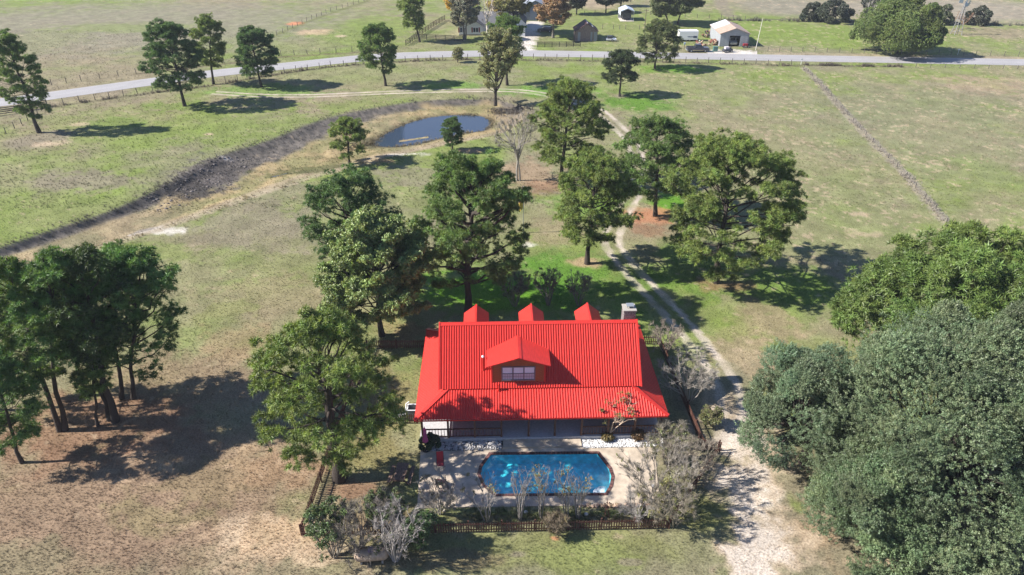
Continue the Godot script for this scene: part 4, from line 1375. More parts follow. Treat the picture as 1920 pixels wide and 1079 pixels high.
func make_house() -> void:
	var o := thing("ranch_house", "ranch house with bright red ribbed metal roof and wraparound porch", "house", home.origin, 0.027)
	var red := red_roof()
	var cedar := mat("cedar", lin(0.55, 0.115, 0.035), 0.7, noise_tex("grain", 256, 0.02, 3, 0.6, 1.0), Vector3(0.4, 4.0, 0.4), 1.0)
	var logs := mat("brown_wood", lin(0.21, 0.10, 0.062), 0.8, noise_tex("grain", 256, 0.02, 3, 0.6, 1.0), Vector3(1.5, 1.5, 1.5), 1.0)
	var floor_m := mat("porch_floor", lin(0.52, 0.52, 0.54), 0.7, noise_tex("fine", 256, 0.03, 3, 0.86, 1.0), Vector3.ONE * 0.5)
	var trim := mat("white_trim", lin(0.72, 0.72, 0.74), 0.5)
	# walls and porch floor
	var s := Shape.new()
	s.box(Vector3(0, 2.09, 3.62), Vector3(15.1, 3.34, 0.16))
	s.box(Vector3(0, 2.09, -3.62), Vector3(15.1, 3.34, 0.16))
	for k in [-1.0, 1.0]:
		s.box(Vector3(7.47 * k, 2.09, 0), Vector3(0.16, 3.34, 7.08))
		s.poly([Vector3(7.55 * k, 3.77, 3.7), Vector3(7.55 * k, 3.77, -3.7), Vector3(7.55 * k, 7.35, 0)] if k > 0 else [Vector3(7.55 * k, 3.77, -3.7), Vector3(7.55 * k, 3.77, 3.7), Vector3(7.55 * k, 7.35, 0)])
		s.poly([Vector3(7.40 * k, 3.77, 3.7), Vector3(7.40 * k, 3.77, -3.7), Vector3(7.40 * k, 7.35, 0)])
	part("wall", s, logs, o)
	s = Shape.new()
	s.box(Vector3(0, 0.24, -0.1), Vector3(19.6, 0.32, 12.3))
	part("porch_floor", s, floor_m, o)
	# roofs
	s = Shape.new()
	ribbed(s, Vector3(-8.2, 3.80, 3.95), Vector3.RIGHT, Vector3(0, 3.80, -3.95), 16.4, 0.205, 0.056)
	part("front_roof", s, red, o)
	s = Shape.new()
	ribbed(s, Vector3(8.2, 3.80, -3.95), Vector3.LEFT, Vector3(0, 3.80, 3.95), 16.4, 0.205, 0.056)
	part("back_roof", s, red, o)
	s = Shape.new()
	ribbed(s, Vector3(-10.05, 2.6, 6.25), Vector3.RIGHT, Vector3(0, 1.16, -2.45), 20.1, 0.21, 0.05, 2.5)
	part("porch_roof", s, red, o)
	s = Shape.new()
	ribbed(s, Vector3(10.05, 2.6, 6.25), Vector3.FORWARD, Vector3(-2.5, 1.16, 0), 12.75, 0.205, 0.014, 2.45)
	part("porch_roof", s, red, o)
	s = Shape.new()
	ribbed(s, Vector3(-10.05, 2.6, -6.5), Vector3.BACK, Vector3(2.5, 1.16, 0), 12.75, 0.205, 0.014, 2.45)
	part("porch_roof", s, red, o)
	s = Shape.new()
	ribbed(s, Vector3(10.05, 2.6, -6.5), Vector3.LEFT, Vector3(0, 1.16, 2.45), 20.1, 0.21, 0.05, 2.5)
	part("porch_roof", s, red, o)
	s = Shape.new()
	for k in [-1.0, 1.0]:                                      # ridge cap in two leaves, then rakes, hips and flashing
		s.quad(Vector3(-8.26, 7.66, 0), Vector3(8.26, 7.66, 0), Vector3(8.26, 7.47, 0.24 * k), Vector3(-8.26, 7.47, 0.24 * k)) if k < 0 else s.quad(Vector3(-8.26, 7.47, 0.24), Vector3(8.26, 7.47, 0.24), Vector3(8.26, 7.66, 0), Vector3(-8.26, 7.66, 0))
	part("ridge_cap", s, red, o)
	for k in [-1.0, 1.0]:
		s = Shape.new()
		s.beam(Vector3(8.2 * k, 3.76, 4.0), Vector3(8.2 * k, 7.6, 0.01), 0.12, 0.16)
		part("rake_trim", s, red, o)
		s = Shape.new()
		s.beam(Vector3(8.2 * k, 3.76, -4.0), Vector3(8.2 * k, 7.6, -0.01), 0.12, 0.16)
		part("rake_trim", s, red, o)
		for e in [[6.25, 3.8], [-6.5, -4.05]]:
			s = Shape.new()
			s.beam(Vector3(10.05 * k, 2.63, e[0]), Vector3(7.5 * k, 3.81, e[1]), 0.34, 0.05)
			part("hip_cap", s, red, o)
	s = Shape.new()
	s.box(Vector3(0, 3.80, 3.86), Vector3(15.2, 0.10, 0.16))
	part("flashing", s, red, o)
	for q in [[Vector3(-10.06, 2.53, 6.27), Vector3(10.06, 2.53, 6.27)], [Vector3(-10.07, 2.53, -6.5), Vector3(-10.07, 2.53, 6.25)], [Vector3(10.07, 2.53, -6.5), Vector3(10.07, 2.53, 6.25)], [Vector3(-10.06, 2.53, -6.52), Vector3(10.06, 2.53, -6.52)]]:
		s = Shape.new()
		s.beam(q[0], q[1], 0.04, 0.13)
		part("fascia", s, red, o)
	s = Shape.new()
	s.box(Vector3(0, 2.5, 5.9), Vector3(19.4, 0.16, 0.14))
	s.box(Vector3(0, 2.5, -6.1), Vector3(19.4, 0.16, 0.14))
	for k in [-1.0, 1.0]:
		s.box(Vector3(9.63 * k, 2.5, -0.1), Vector3(0.14, 0.16, 11.8))
	part("porch_beam", s, logs, o)
	# posts and railings
	var post := Shape.new()
	post.box(Vector3(0, 1.41, 0), Vector3(0.16, 2.02, 0.16))
	var pm := post.mesh()
	for x in [-9.55, -7.48, -5.34, -3.22, -1.02, 1.1, 3.26, 5.4, 7.55, 9.6]:
		piece("post", pm, logs, o, Transform3D(Basis(), Vector3(x, 0, 5.88)))
		piece("post", pm, logs, o, Transform3D(Basis(), Vector3(x, 0, -6.08)))
	for z in [3.4, 1.0, -1.4, -3.8]:
		for k in [-1.0, 1.0]:
			piece("post", pm, logs, o, Transform3D(Basis(), Vector3(9.6 * k, 0, z)))
	var bal := Shape.new()
	bal.box(Vector3(0, 0.87, 0), Vector3(0.045, 0.74, 0.045))
	var bm := bal.mesh()
	for run in [[-9.45, -3.3], [3.34, 9.52]]:
		s = Shape.new()
		s.box(Vector3((run[0] + run[1]) / 2.0, 1.28, 5.88), Vector3(run[1] - run[0], 0.07, 0.11))
		s.box(Vector3((run[0] + run[1]) / 2.0, 0.52, 5.88), Vector3(run[1] - run[0], 0.06, 0.06))
		part("handrail", s, logs, o)
		var x: float = run[0] + 0.2
		while x < run[1] - 0.1:
			piece("baluster", bm, logs, o, Transform3D(Basis(), Vector3(x, 0, 5.88)))
			x += 0.24
	# the front dormer
	var fx := -1.78
	s = Shape.new()
	var f0 := Vector3(fx, 0, 0)
	for k in [-1.0, 1.0]:
		var a := f0 + Vector3(2.55 * k, 6.0, 3.97)
		var b := f0 + Vector3(2.55 * k, 6.0, 1.62)
		var c := f0 + Vector3(0, 6.8, 0.78)
		var d := f0 + Vector3(0, 6.8, 3.97)
		var t := Vector3(0, -0.09, 0)
		if k > 0:
			s.quad(a, b, c, d)
			s.quad(a + t, d + t, c + t, b + t)
			s.quad(a + t, a, d, d + t)
			s.quad(a + t, b + t, b, a)
		else:
			s.quad(a, d, c, b)
			s.quad(a + t, b + t, c + t, d + t)
			s.quad(a + t, d + t, d, a)
			s.quad(a + t, a, b, b + t)
	var dr := part("dormer_roof", s, red, o)
	s = Shape.new()
	for k in [-1.0, 1.0]:
		var a := f0 + Vector3(0, 6.825, 3.985)
		var b := f0 + Vector3(0, 6.825, 0.8)
		var e := Vector3(0.26 * k, -0.07, 0)
		if k > 0:
			s.quad(a, a + e, b + e, b)
		else:
			s.quad(a, b, b + e, a + e)
	part("ridge_cap", s, red, dr)
	s = Shape.new()
	s.poly([f0 + Vector3(-2.12, 3.9, 3.56), f0 + Vector3(2.12, 3.9, 3.56), f0 + Vector3(2.12, 6.02, 3.56), f0 + Vector3(0, 6.70, 3.56), f0 + Vector3(-2.12, 6.02, 3.56)])
	for k in [-1.0, 1.0]:
		s.poly([f0 + Vector3(2.12 * k, 3.9, 3.56), f0 + Vector3(2.12 * k, 6.05, 1.5), f0 + Vector3(2.12 * k, 6.05, 3.56)])
	var dw := part("dormer_wall", s, cedar, o)
	for i in 12:                                               # lapped boards, cut round the window
		var y := 3.93 + 0.2 * i
		var half := 2.12 if y < 5.9 else maxf(2.12 * (6.68 - y - 0.1) / 0.72, 0.2)
		var gaps := [[-half, half]]
		if y > 4.2 and y < 5.65:
			gaps = [[-2.12, -1.36], [1.36, 2.12]]
		for g in gaps:
			var pl := Shape.new()
			var xa: float = fx + g[0]
			var xb: float = fx + g[1]
			pl.quad(Vector3(xa, y, 3.60), Vector3(xb, y, 3.60), Vector3(xb, y + 0.19, 3.575), Vector3(xa, y + 0.19, 3.575))
			pl.quad(Vector3(xa, y, 3.565), Vector3(xb, y, 3.565), Vector3(xb, y, 3.60), Vector3(xa, y, 3.60))
			part("plank", pl, cedar, dw)
	for k in [-1.0, 1.0]:
		s = Shape.new()
		s.box(f0 + Vector3(2.12 * k, 4.95, 3.58), Vector3(0.13, 2.15, 0.13))
		part("corner_board", s, red, dw)
	var win := Shape.new()
	win.box(f0 + Vector3(0, 5.68, 3.61), Vector3(2.7, 0.08, 0.09))
	win.box(f0 + Vector3(0, 4.36, 3.61), Vector3(2.7, 0.08, 0.11))
	for x in [-1.32, -0.44, 0.44, 1.32]:
		win.box(f0 + Vector3(x, 5.02, 3.61), Vector3(0.09, 1.26, 0.08))
	var wn := part("window", win, mat("window_frame", lin(0.16, 0.13, 0.16), 0.5), o)
	var pane_m := mat("curtained_pane", lin(0.80, 0.68, 0.82), 0.12)
	var pane_d := mat("screened_pane", lin(0.50, 0.45, 0.55), 0.25)
	for x in [-0.88, 0.0, 0.88]:
		for r in 2:
			s = Shape.new()
			s.box(f0 + Vector3(x, 5.34 - 0.64 * r, 3.585 - 0.012 * r), Vector3(0.78, 0.60, 0.02))
			part("pane", s, pane_m if r == 0 else pane_d, wn)
			s = Shape.new()
			for g in 3:
				s.box(f0 + Vector3(x - 0.195 + 0.195 * g, 5.34 - 0.64 * r, 3.602 - 0.012 * r), Vector3(0.022, 0.6, 0.012))
			s.box(f0 + Vector3(x, 5.34 - 0.64 * r, 3.604 - 0.012 * r), Vector3(0.78, 0.022, 0.012))
			part("muntin", s, trim if r == 0 else mats.window_frame, wn)
	s = Shape.new()
	for x in [-0.88, 0.0, 0.88]:
		s.box(f0 + Vector3(x, 5.02, 3.615), Vector3(0.79, 0.05, 0.05))
	part("sash", s, mats.window_frame, wn)
	# three back dormers, seen over the ridge
	for q in [-5.25, -0.42, 4.55]:
		s = Shape.new()
		var g0 := Vector3(q, 0, 0)
		for k in [-1.0, 1.0]:
			var a := g0 + Vector3(1.10 * k, 5.98, -3.95)
			var b := g0 + Vector3(1.10 * k, 5.98, -1.60)
			var c := g0 + Vector3(0, 6.86, -0.75)
			var d := g0 + Vector3(0, 6.86, -3.95)
			if k > 0:
				s.quad(b, a, d, c)
			else:
				s.quad(a, b, c, d)
		dr = part("dormer_roof", s, red, o)
		s = Shape.new()
		s.beam(g0 + Vector3(0, 6.88, -0.8), g0 + Vector3(0, 6.88, -3.97), 0.14, 0.03)
		part("ridge_cap", s, red, dr)
		s = Shape.new()
		s.poly([g0 + Vector3(0.9, 4.0, -3.7), g0 + Vector3(-0.9, 4.0, -3.7), g0 + Vector3(-0.9, 6.05, -3.7), g0 + Vector3(0, 6.75, -3.7), g0 + Vector3(0.9, 6.05, -3.7)])
		for k in [-1.0, 1.0]:
			s.poly([g0 + Vector3(0.9 * k, 4.0, -3.7), g0 + Vector3(0.9 * k, 6.05, -1.6), g0 + Vector3(0.9 * k, 6.05, -3.7)])
		part("dormer_wall", s, cedar, o)
	# chimney
	var stone := mat("chimney_stone", lin(0.66, 0.60, 0.59), 0.9, noise_tex("cells", 256, 0.06, 2, 0.18, 1.0, FastNoiseLite.TYPE_CELLULAR), Vector3.ONE * 0.9, 4.0)
	s = Shape.new()
	s.box(Vector3(7.66, 4.1, -0.9), Vector3(1.0, 8.2, 1.0))
	var ch := part("chimney", s, stone, o)
	s = Shape.new()
	s.box(Vector3(7.66, 8.25, -0.9), Vector3(1.1, 0.10, 1.1))
	part("cap_slab", s, mat("concrete", lin(0.40, 0.37, 0.33), 0.9, noise_tex("fine", 256, 0.03, 3, 0.86, 1.0), Vector3.ONE), ch)
	s = Shape.new()
	for x in [-0.24, 0.24]:
		for z in [-0.2, 0.2]:
			s.box(Vector3(7.72 + x, 8.40, -0.95 + z), Vector3(0.04, 0.2, 0.04))
	s.box(Vector3(7.72, 8.51, -0.95), Vector3(0.62, 0.03, 0.55))
	part("metal_cover", s, mat("galvanised", lin(0.42, 0.44, 0.45), 0.4, null, Vector3.ONE, 0.0, 0.6), ch)
	# vent pipes
	for q in [[-4.62, 4.85, 2.85, 1.35, true], [-3.38, 3.72, 4.05, 0.55, false]]:
		s = Shape.new()
		s.lathe(Vector3(q[0], q[1] - 0.2, q[2]), [[0.13, 0.0], [0.13, 0.2], [0.065, 0.26], [0.065, 0.2 + q[3]], [0.0, 0.2 + q[3]]], 10)
		var v := part("vent_pipe", s, red, o)
		if q[4]:
			s = Shape.new()
			s.lathe(Vector3(q[0], q[1] + q[3] - 0.05, q[2]), [[0.11, 0.0], [0.11, 0.10], [0.0, 0.16]], 10)
			part("pipe_cap", s, trim, v)

func ring_hit(ring: PackedVector2Array, c: Vector2, a: float) -> Vector2:
	var far := c + Vector2(cos(a), sin(a)) * 200.0
	var best := far
	for i in ring.size():
		var h = Geometry2D.segment_intersects_segment(c, far, ring[i], ring[(i + 1) % ring.size()])
		if h != null and c.distance_to(h) < c.distance_to(best):
			best = h
	return best

func make_pool() -> void:
	var c := pool_box.get_center()
	var angles := []
	for p in pool_ring:
		angles.append((p - c).angle())
	for p in patio_ring:
		angles.append((p - c).angle())
	angles.sort()
	var s := Shape.new()
	for i in angles.size():
		var a: float = angles[i]
		var b: float = angles[(i + 1) % angles.size()]
		var pa := ring_hit(pool_ring, c, a)
		var pb := ring_hit(pool_ring, c, b)
		var oa := ring_hit(patio_ring, c, a)
		var ob := ring_hit(patio_ring, c, b)
		var y := 0.06
		s.quad(Vector3(pa.x, y, pa.y), Vector3(pb.x, y, pb.y), Vector3(ob.x, y, ob.y), Vector3(oa.x, y, oa.y))
		s.quad(Vector3(oa.x, y, oa.y), Vector3(ob.x, y, ob.y), Vector3(ob.x, -0.15, ob.y), Vector3(oa.x, -0.15, oa.y))
	for i in s.n.size():
		if absf(s.n[i].y) > 0.5:
			s.n[i] = Vector3.UP
	setting("patio", s, mat("patio_concrete", lin(0.62, 0.515, 0.40), 0.85, noise_tex("stain", 512, 0.012, 5, 0.72, 1.0), Vector3.ONE * 0.11, 1.0), "tan concrete patio round the swimming pool", "patio")
	# concrete step between the gravel beds
	s = Shape.new()
	var q0 := home * Vector3(-3.2, 0, 5.9)
	var st := thing("porch_step", "plain concrete step at the open middle of the porch", "step", home.origin, 0.027)
	s.box(Vector3(0.05, 0.13, 6.5), Vector3(6.3, 0.2, 0.9))
	part("slab", s, mats.patio_concrete, st)
	# brick coping
	s = Shape.new()
	s.coloured = true
	R.seed = 500
	var inner: PackedVector2Array = Geometry2D.offset_polygon(pool_ring, -0.22)[0]
	for i in pool_ring.size():
		var a := pool_ring[i]
		var b := pool_ring[(i + 1) % pool_ring.size()]
		var d := (b - a).normalized()
		var side := Vector2(-d.y, d.x)
		if not Geometry2D.is_point_in_polygon(a.lerp(b, 0.5) + side * 0.1, pool_ring):
			side = -side
		var n := int(a.distance_to(b) / 0.115)
		for k in n:
			var p := a.lerp(b, (k + 0.5) / n) + side * 0.11
			s.tint = Color(0.115, 0.052, 0.046) * R.randf_range(0.4, 1.5)
			s.box(Vector3(p.x, 0.055, p.y), Vector3(0.098, 0.09 + R.randf() * 0.012, 0.24), Basis(Vector3(d.x, 0, d.y), Vector3.UP, Vector3(side.x, 0, side.y)))
	var cop := part("brick_coping", s, tinted("coping_brick", 0.85), self)
	cop.set_meta("kind", "structure")
	cop.set_meta("label", "dark red brick edging round the pool")
	cop.set_meta("category", "coping")
	# basin and water
	s = Shape.new()
	var deep := -1.0
	for i in inner.size():
		var a := inner[i]
		var b := inner[(i + 1) % inner.size()]
		s.quad(Vector3(a.x, 0.04, a.y), Vector3(b.x, 0.04, b.y), Vector3(b.x, deep, b.y), Vector3(a.x, deep, a.y))
		s.tri(Vector3(c.x, deep, c.y), Vector3(b.x, deep, b.y), Vector3(a.x, deep, a.y))
	setting("pool_basin", s, mat("pool_plaster", lin(0.05, 0.78, 0.95), 0.8, noise_tex("stain", 512, 0.012, 5, 0.72, 1.0), Vector3.ONE * 0.22), "bright blue plaster basin of the pool", "pool")
	s = Shape.new()
	for i in inner.size():
		var a := inner[i]
		var b := inner[(i + 1) % inner.size()]
		s.tri(Vector3(c.x, -0.08, c.y), Vector3(b.x, -0.08, b.y), Vector3(a.x, -0.08, a.y))
	for i in s.n.size():
		s.n[i] = Vector3.UP
		var t := i - i % 3
		if (s.v[t + 2] - s.v[t]).cross(s.v[t + 1] - s.v[t]).y < 0.0 and i % 3 == 0:
			var keep := s.v[t + 1]
			s.v[t + 1] = s.v[t + 2]
			s.v[t + 2] = keep
	var wm := mat("pool_water", Color(0.75, 0.92, 1.0, 0.06), 0.03)
	wm.transparency = BaseMaterial3D.TRANSPARENCY_ALPHA
	wm.normal_enabled = true
	wm.uv1_triplanar = true
	wm.uv1_world_triplanar = true
	wm.uv1_scale = Vector3.ONE * 0.5
	var f := FastNoiseLite.new()
	f.frequency = 0.035
	f.fractal_octaves = 3
	var im := f.get_seamless_image(256, 256)
	im.bump_map_to_normal_map(2.0)
	wm.normal_texture = ImageTexture.create_from_image(im)
	wm.normal_scale = 0.35
	setting("pool_water", s, wm, "clear blue water of the swimming pool", "pool water")
	# white corner steps
	var cp := spot(1131, 919, -0.2)
	var steps := thing("pool_step", "white rounded corner step in the pool's lower right corner", "step", Vector3(cp.x, 0, cp.z))
	for k in 2:
		s = Shape.new()
		s.lathe(Vector3.ZERO, [[0.75 - 0.3 * k, -1.15], [0.75 - 0.3 * k, -0.62 + 0.36 * k], [0.0, -0.62 + 0.36 * k]], 14)
		for i in s.v.size():
			s.v[i].x = minf(s.v[i].x, 0.28 - s.v[i].z * 0.15)
			s.v[i].z = minf(s.v[i].z, 0.22)
		part("tread", s, mat("white_plaster", lin(0.72, 0.80, 0.84), 0.7), steps)
	# gravel beds
	R.seed = 510
	var pebble := Shape.new()
	pebble.blob(Vector3.ZERO, Vector3(1, 0.7, 0.85), 0.2, R, 3, 5)
	for bed in [[-9.3, -3.25, "grey and white rock bed below the left porch railing", 0.13, Color(0.46, 0.44, 0.43)], [3.25, 9.9, "bright white gravel bed below the right porch railing", 0.065, Color(0.78, 0.77, 0.76)]]:
		s = Shape.new()
		s.box(Vector3((bed[0] + bed[1]) / 2.0, 0.06, 6.55), Vector3(bed[1] - bed[0], 0.1, 0.98))
		for i in s.v.size():
			s.v[i] = home * s.v[i]
			s.n[i] = home.basis * s.n[i]
		setting("gravel_bed", s, mat("gravel_" + str(bed[3]), Color(bed[4].r, bed[4].g, bed[4].b).linear_to_srgb(), 0.95, noise_tex("cells", 256, 0.06, 2, 0.18, 1.0, FastNoiseLite.TYPE_CELLULAR), Vector3.ONE * 1.5, 3.0), bed[2], "gravel bed")
		var where: Array[Transform3D] = []
		var tints := PackedColorArray()
		for i in (420 if bed[3] > 0.1 else 1400):
			var p := home * Vector3(R.randf_range(bed[0], bed[1]), 0.11, 6.55 + R.randf_range(-0.48, 0.5))
			where.append(Transform3D(Basis(Vector3.UP, R.randf() * TAU).scaled(Vector3.ONE * bed[3] * R.randf_range(0.4, 1.1)), p))
			tints.append(bed[4] * R.randf_range(0.7, 1.15))
		var g := copies("gravel", pebble.mesh(), tinted("pebbles", 0.9), self, where, tints)
		g.set_meta("label", "loose " + ("grey rocks on the left bed" if bed[3] > 0.1 else "white gravel on the right bed") + " before the porch")
		g.set_meta("category", "gravel")
	# row of rough stones along the patio's lower edge
	var where: Array[Transform3D] = []
	var tints := PackedColorArray()
	for i in 90:
		var p := spot(lerpf(1085, 1240, R.randf()), 949 + R.randf_range(-2.0, 3.0))
		where.append(Transform3D(Basis(Vector3.UP, R.randf() * TAU).scaled(Vector3.ONE * R.randf_range(0.08, 0.19)), p + Vector3(0, 0.04, 0)))
		tints.append(Color(0.36, 0.25, 0.18) * R.randf_range(0.6, 1.3))
	var rocks := copies("edging_rubble", pebble.mesh(), tinted("pebbles", 0.9), self, where, tints)
	rocks.set_meta("label", "row of small reddish stones along the patio's lower edge")
	rocks.set_meta("category", "stones")

var picket_mesh: ArrayMesh
func picket_fence(label: String, a: Vector2, b: Vector2) -> void:
	if picket_mesh == null:
		var s := Shape.new()
		s.box(Vector3(0, 0.55, 0), Vector3(0.09, 0.92, 0.022))
		s.quad(Vector3(-0.045, 1.01, 0.011), Vector3(0.045, 1.01, 0.011), Vector3(0.02, 1.06, 0.011), Vector3(-0.02, 1.06, 0.011))
		s.quad(Vector3(0.045, 1.01, -0.011), Vector3(-0.045, 1.01, -0.011), Vector3(-0.02, 1.06, -0.011), Vector3(0.02, 1.06, -0.011))
		picket_mesh = s.mesh()
	var wood := mat("fence_stain", lin(0.15, 0.058, 0.040), 0.75, noise_tex("grain", 256, 0.02, 3, 0.6, 1.0), Vector3(1.5, 1.5, 1.5), 1.0)
	var wood2 := mat("fence_stain_worn", lin(0.21, 0.095, 0.062), 0.8, noise_tex("grain", 256, 0.02, 3, 0.6, 1.0), Vector3(1.5, 1.5, 1.5), 1.0)
	var l := a.distance_to(b)
	var o := thing("picket_fence", label, "fence", Vector3(a.x, 0, a.y), atan2(-(b - a).y, (b - a).x), "brown picket fences round the yard")
	var n := maxi(1, int(round(l / 2.4)))
	for i in n:
		var s := Shape.new()
		var x0 := l * i / n
		var x1 := l * (i + 1) / n
		for y in [0.3, 0.82]:
			s.box(Vector3((x0 + x1) / 2.0, y, -0.035), Vector3(x1 - x0 - 0.004, 0.08, 0.04))
		part("rail", s, wood, o)
	for i in n + 1:
		var s := Shape.new()
		s.box(Vector3(l * i / n, 0.56, -0.10), Vector3(0.095, 1.12, 0.085))
		part("post", s, wood, o)
	var k := int(l / 0.175)
	for i in k:
		var t := Transform3D(Basis(Vector3.BACK, R.randf_range(-0.02, 0.02)), Vector3(l * (i + 0.5) / k, R.randf_range(-0.015, 0.015), 0))
		piece("picket", picket_mesh, wood if R.randf() < 0.75 else wood2, o, t)

func make_yard() -> void:
	R.seed = 600
	picket_fence("long picket fence along the front of the pool yard", Vector2(-14.65, -33.1), Vector2(10.9, -33.75))
	picket_fence("picket fence down the left side under the big pine", Vector2(-14.1, -55.2), Vector2(-14.62, -33.25))
	picket_fence("short picket fence from the left porch corner to the grass", Vector2(-14.0, -44.55), Vector2(-7.9, -44.65))
	picket_fence("picket fence behind the house at the left", Vector2(-14.0, -55.25), Vector2(-8.3, -55.3))
	picket_fence("short picket fence behind the house at the right", Vector2(12.2, -56.0), Vector2(14.2, -56.0))
	picket_fence("sunlit picket fence along the house's right side", Vector2(14.3, -56.0), Vector2(15.25, -41.5))
	picket_fence("stub of picket fence jutting towards the driveway", Vector2(15.3, -41.45), Vector2(16.45, -41.4))
	picket_fence("slanting picket fence from the driveway to the front corner", Vector2(16.4, -41.3), Vector2(10.95, -33.85))
	# closed umbrella
	var p := spot(799, 846)
	var o := thing("closed_umbrella", "folded pink garden umbrella at the patio's left corner", "umbrella", p)
	var s := Shape.new()
	s.lathe(Vector3.ZERO, [[0.28, 0.0], [0.28, 0.07], [0.06, 0.12], [0.0, 0.12]], 14)
	part("base", s, mat("dark_plastic", lin(0.03, 0.03, 0.035), 0.6), o)
	s = Shape.new()
	s.lathe(Vector3(0, 0.1, 0), [[0.022, 0.0], [0.022, 2.45], [0.0, 2.5]], 8)
	part("pole", s, mat("dark_wood", lin(0.12, 0.07, 0.045), 0.6), o)
	s = Shape.new()
	for i in 24:
		var a := TAU * i / 24.0
		var b := TAU * (i + 1) / 24.0
		var prev := []
		for q in [[0.02, 2.5], [0.10, 2.3], [0.14, 1.8], [0.19, 1.35], [0.25, 1.05]]:
			var ra: float = q[0] * (1.0 if i % 2 == 0 else 0.72)
			var rb: float = q[0] * (0.72 if i % 2 == 0 else 1.0)
			var now := [Vector3(cos(a) * ra, q[1], sin(a) * ra), Vector3(cos(b) * rb, q[1], sin(b) * rb)]
			if prev:
				s.quad(prev[0], prev[1], now[1], now[0])
			prev = now
	part("canopy", s, mat("pink_cloth", lin(0.52, 0.10, 0.26), 0.85), o)
	# red chairs
	for q in [[826, 878, 0.1, "upright red sling chair on the patio left of the pool"], [827, 914, 2.9, "red sling chair half hidden by the bare patio shrub"]]:
		p = spot(q[0], q[1])
		o = thing("patio_chair", q[3], "chair", p + Vector3(0, 0.06, 0), q[2], "red chairs beside the pool")
		var sling := mat("red_sling", lin(0.40, 0.025, 0.04), 0.75)
		var steel := mat("dark_steel", lin(0.03, 0.03, 0.035), 0.4)
		s = Shape.new()
		s.box(Vector3(0, 0.42, 0.02), Vector3(0.52, 0.02, 0.55))
		part("seat", s, sling, o)
		s = Shape.new()
		s.box(Vector3(0, 0.82, -0.36), Vector3(0.52, 0.82, 0.02), Basis(Vector3.RIGHT, -0.28))
		part("backrest", s, sling, o)
		for k in [-1.0, 1.0]:
			s = Shape.new()
			s.beam(Vector3(0.28 * k, 0, 0.32), Vector3(0.28 * k, 0.62, 0.26), 0.03, 0.03)
			part("leg", s, steel, o)
			s = Shape.new()
			s.beam(Vector3(0.28 * k, 0, -0.42), Vector3(0.28 * k, 0.45, -0.2), 0.03, 0.03)
			part("leg", s, steel, o)
			s = Shape.new()
			s.beam(Vector3(0.28 * k, 0.62, 0.28), Vector3(0.28 * k, 0.64, -0.32), 0.05, 0.025)
			part("armrest", s, steel, o)
			s = Shape.new()
			s.beam(Vector3(0.27 * k, 0.4, -0.22), Vector3(0.27 * k, 1.24, -0.49), 0.03, 0.03)
			part("back_frame", s, steel, o)
	# picnic table
	p = spot(753, 898)
	o = thing("picnic_table", "weathered brown picnic table with two benches under the pine", "picnic table", p, -0.08)
	var plank_m := mat("weathered_plank", lin(0.24, 0.155, 0.115), 0.85, noise_tex("grain", 256, 0.02, 3, 0.6, 1.0), Vector3(2, 2, 0.6), 1.0)
	var top := Node3D.new()
	top.name = "tabletop"
	o.add_child(top)
	for i in 5:
		s = Shape.new()
		s.box(Vector3(-0.36 + 0.18 * i, 0.75, 0), Vector3(0.165, 0.04, 1.8))
		part("plank", s, plank_m, top)
	for k in [-1.0, 1.0]:
		var bench := Node3D.new()
		bench.name = "bench"
		o.add_child(bench, true)
		for i in 2:
			s = Shape.new()
			s.box(Vector3(k * (0.68 + 0.15 * i), 0.45, 0), Vector3(0.14, 0.04, 1.8))
			part("plank", s, plank_m, bench)
		for z in [-0.6, 0.6]:
			s = Shape.new()
			s.beam(Vector3(0.62 * k, 0.0, z), Vector3(0.22 * k, 0.73, z), 0.05, 0.09)
			part("leg", s, plank_m, o)
	for z in [-0.6, 0.6]:
		s = Shape.new()
		s.box(Vector3(0, 0.40, z * 1.08), Vector3(1.66, 0.09, 0.04))
		part("brace", s, plank_m, o)
	# gas tank
	p = spot(698, 1052)
	o = thing("gas_tank", "long pale domestic gas tank lying under the shrubs", "gas tank", p, 0.09)
	s = Shape.new()
	var prof := []
	for i in 7:
		var a := PI / 2.0 * (1.0 - i / 6.0)
		prof.append([0.42 * cos(a), -1.15 + 0.36 * (1.0 - sin(a))])
	for i in 7:
		var a := PI / 2.0 * i / 6.0
		prof.append([0.42 * cos(a), 1.15 - 0.36 * (1.0 - sin(a))])
	s.lathe(Vector3.ZERO, prof, 20)
	for i in s.v.size():
		s.v[i] = Vector3(s.v[i].y, s.v[i].x + 0.62, -s.v[i].z)
		s.n[i] = Vector3(s.n[i].y, s.n[i].x, -s.n[i].z)
	part("shell", s, mat("tank_paint", lin(0.56, 0.42, 0.31), 0.55, noise_tex("stain", 512, 0.012, 5, 0.72, 1.0), Vector3.ONE * 0.5), o)
	s = Shape.new()
	s.lathe(Vector3(0, 1.0, 0), [[0.2, 0.0], [0.2, 0.12], [0.17, 0.22], [0.09, 0.28], [0.0, 0.3]], 16)
	part("valve_dome", s, mat("dome_paint", lin(0.16, 0.12, 0.24), 0.4), o)
	for k in [-0.7, 0.7]:
		s = Shape.new()
		s.box(Vector3(k, 0.12, 0), Vector3(0.12, 0.24, 0.6))
		part("foot", s, mats.concrete, o)
	# bin and bench by the left porch
	p = spot(774, 782)
	o = thing("utility_bin", "grey open bin with white rim against the left porch", "bin", p)
	s = Shape.new()
	for k in [-1.0, 1.0]:
		s.box(Vector3(0.36 * k, 0.5, 0), Vector3(0.05, 1.0, 0.8))
		s.box(Vector3(0, 0.5, 0.38 * k), Vector3(0.67, 1.0, 0.05))
	s.box(Vector3(0, 0.05, 0), Vector3(0.67, 0.05, 0.71))
	part("body", s, mat("bin_grey", lin(0.24, 0.24, 0.25), 0.6), o)
	s = Shape.new()
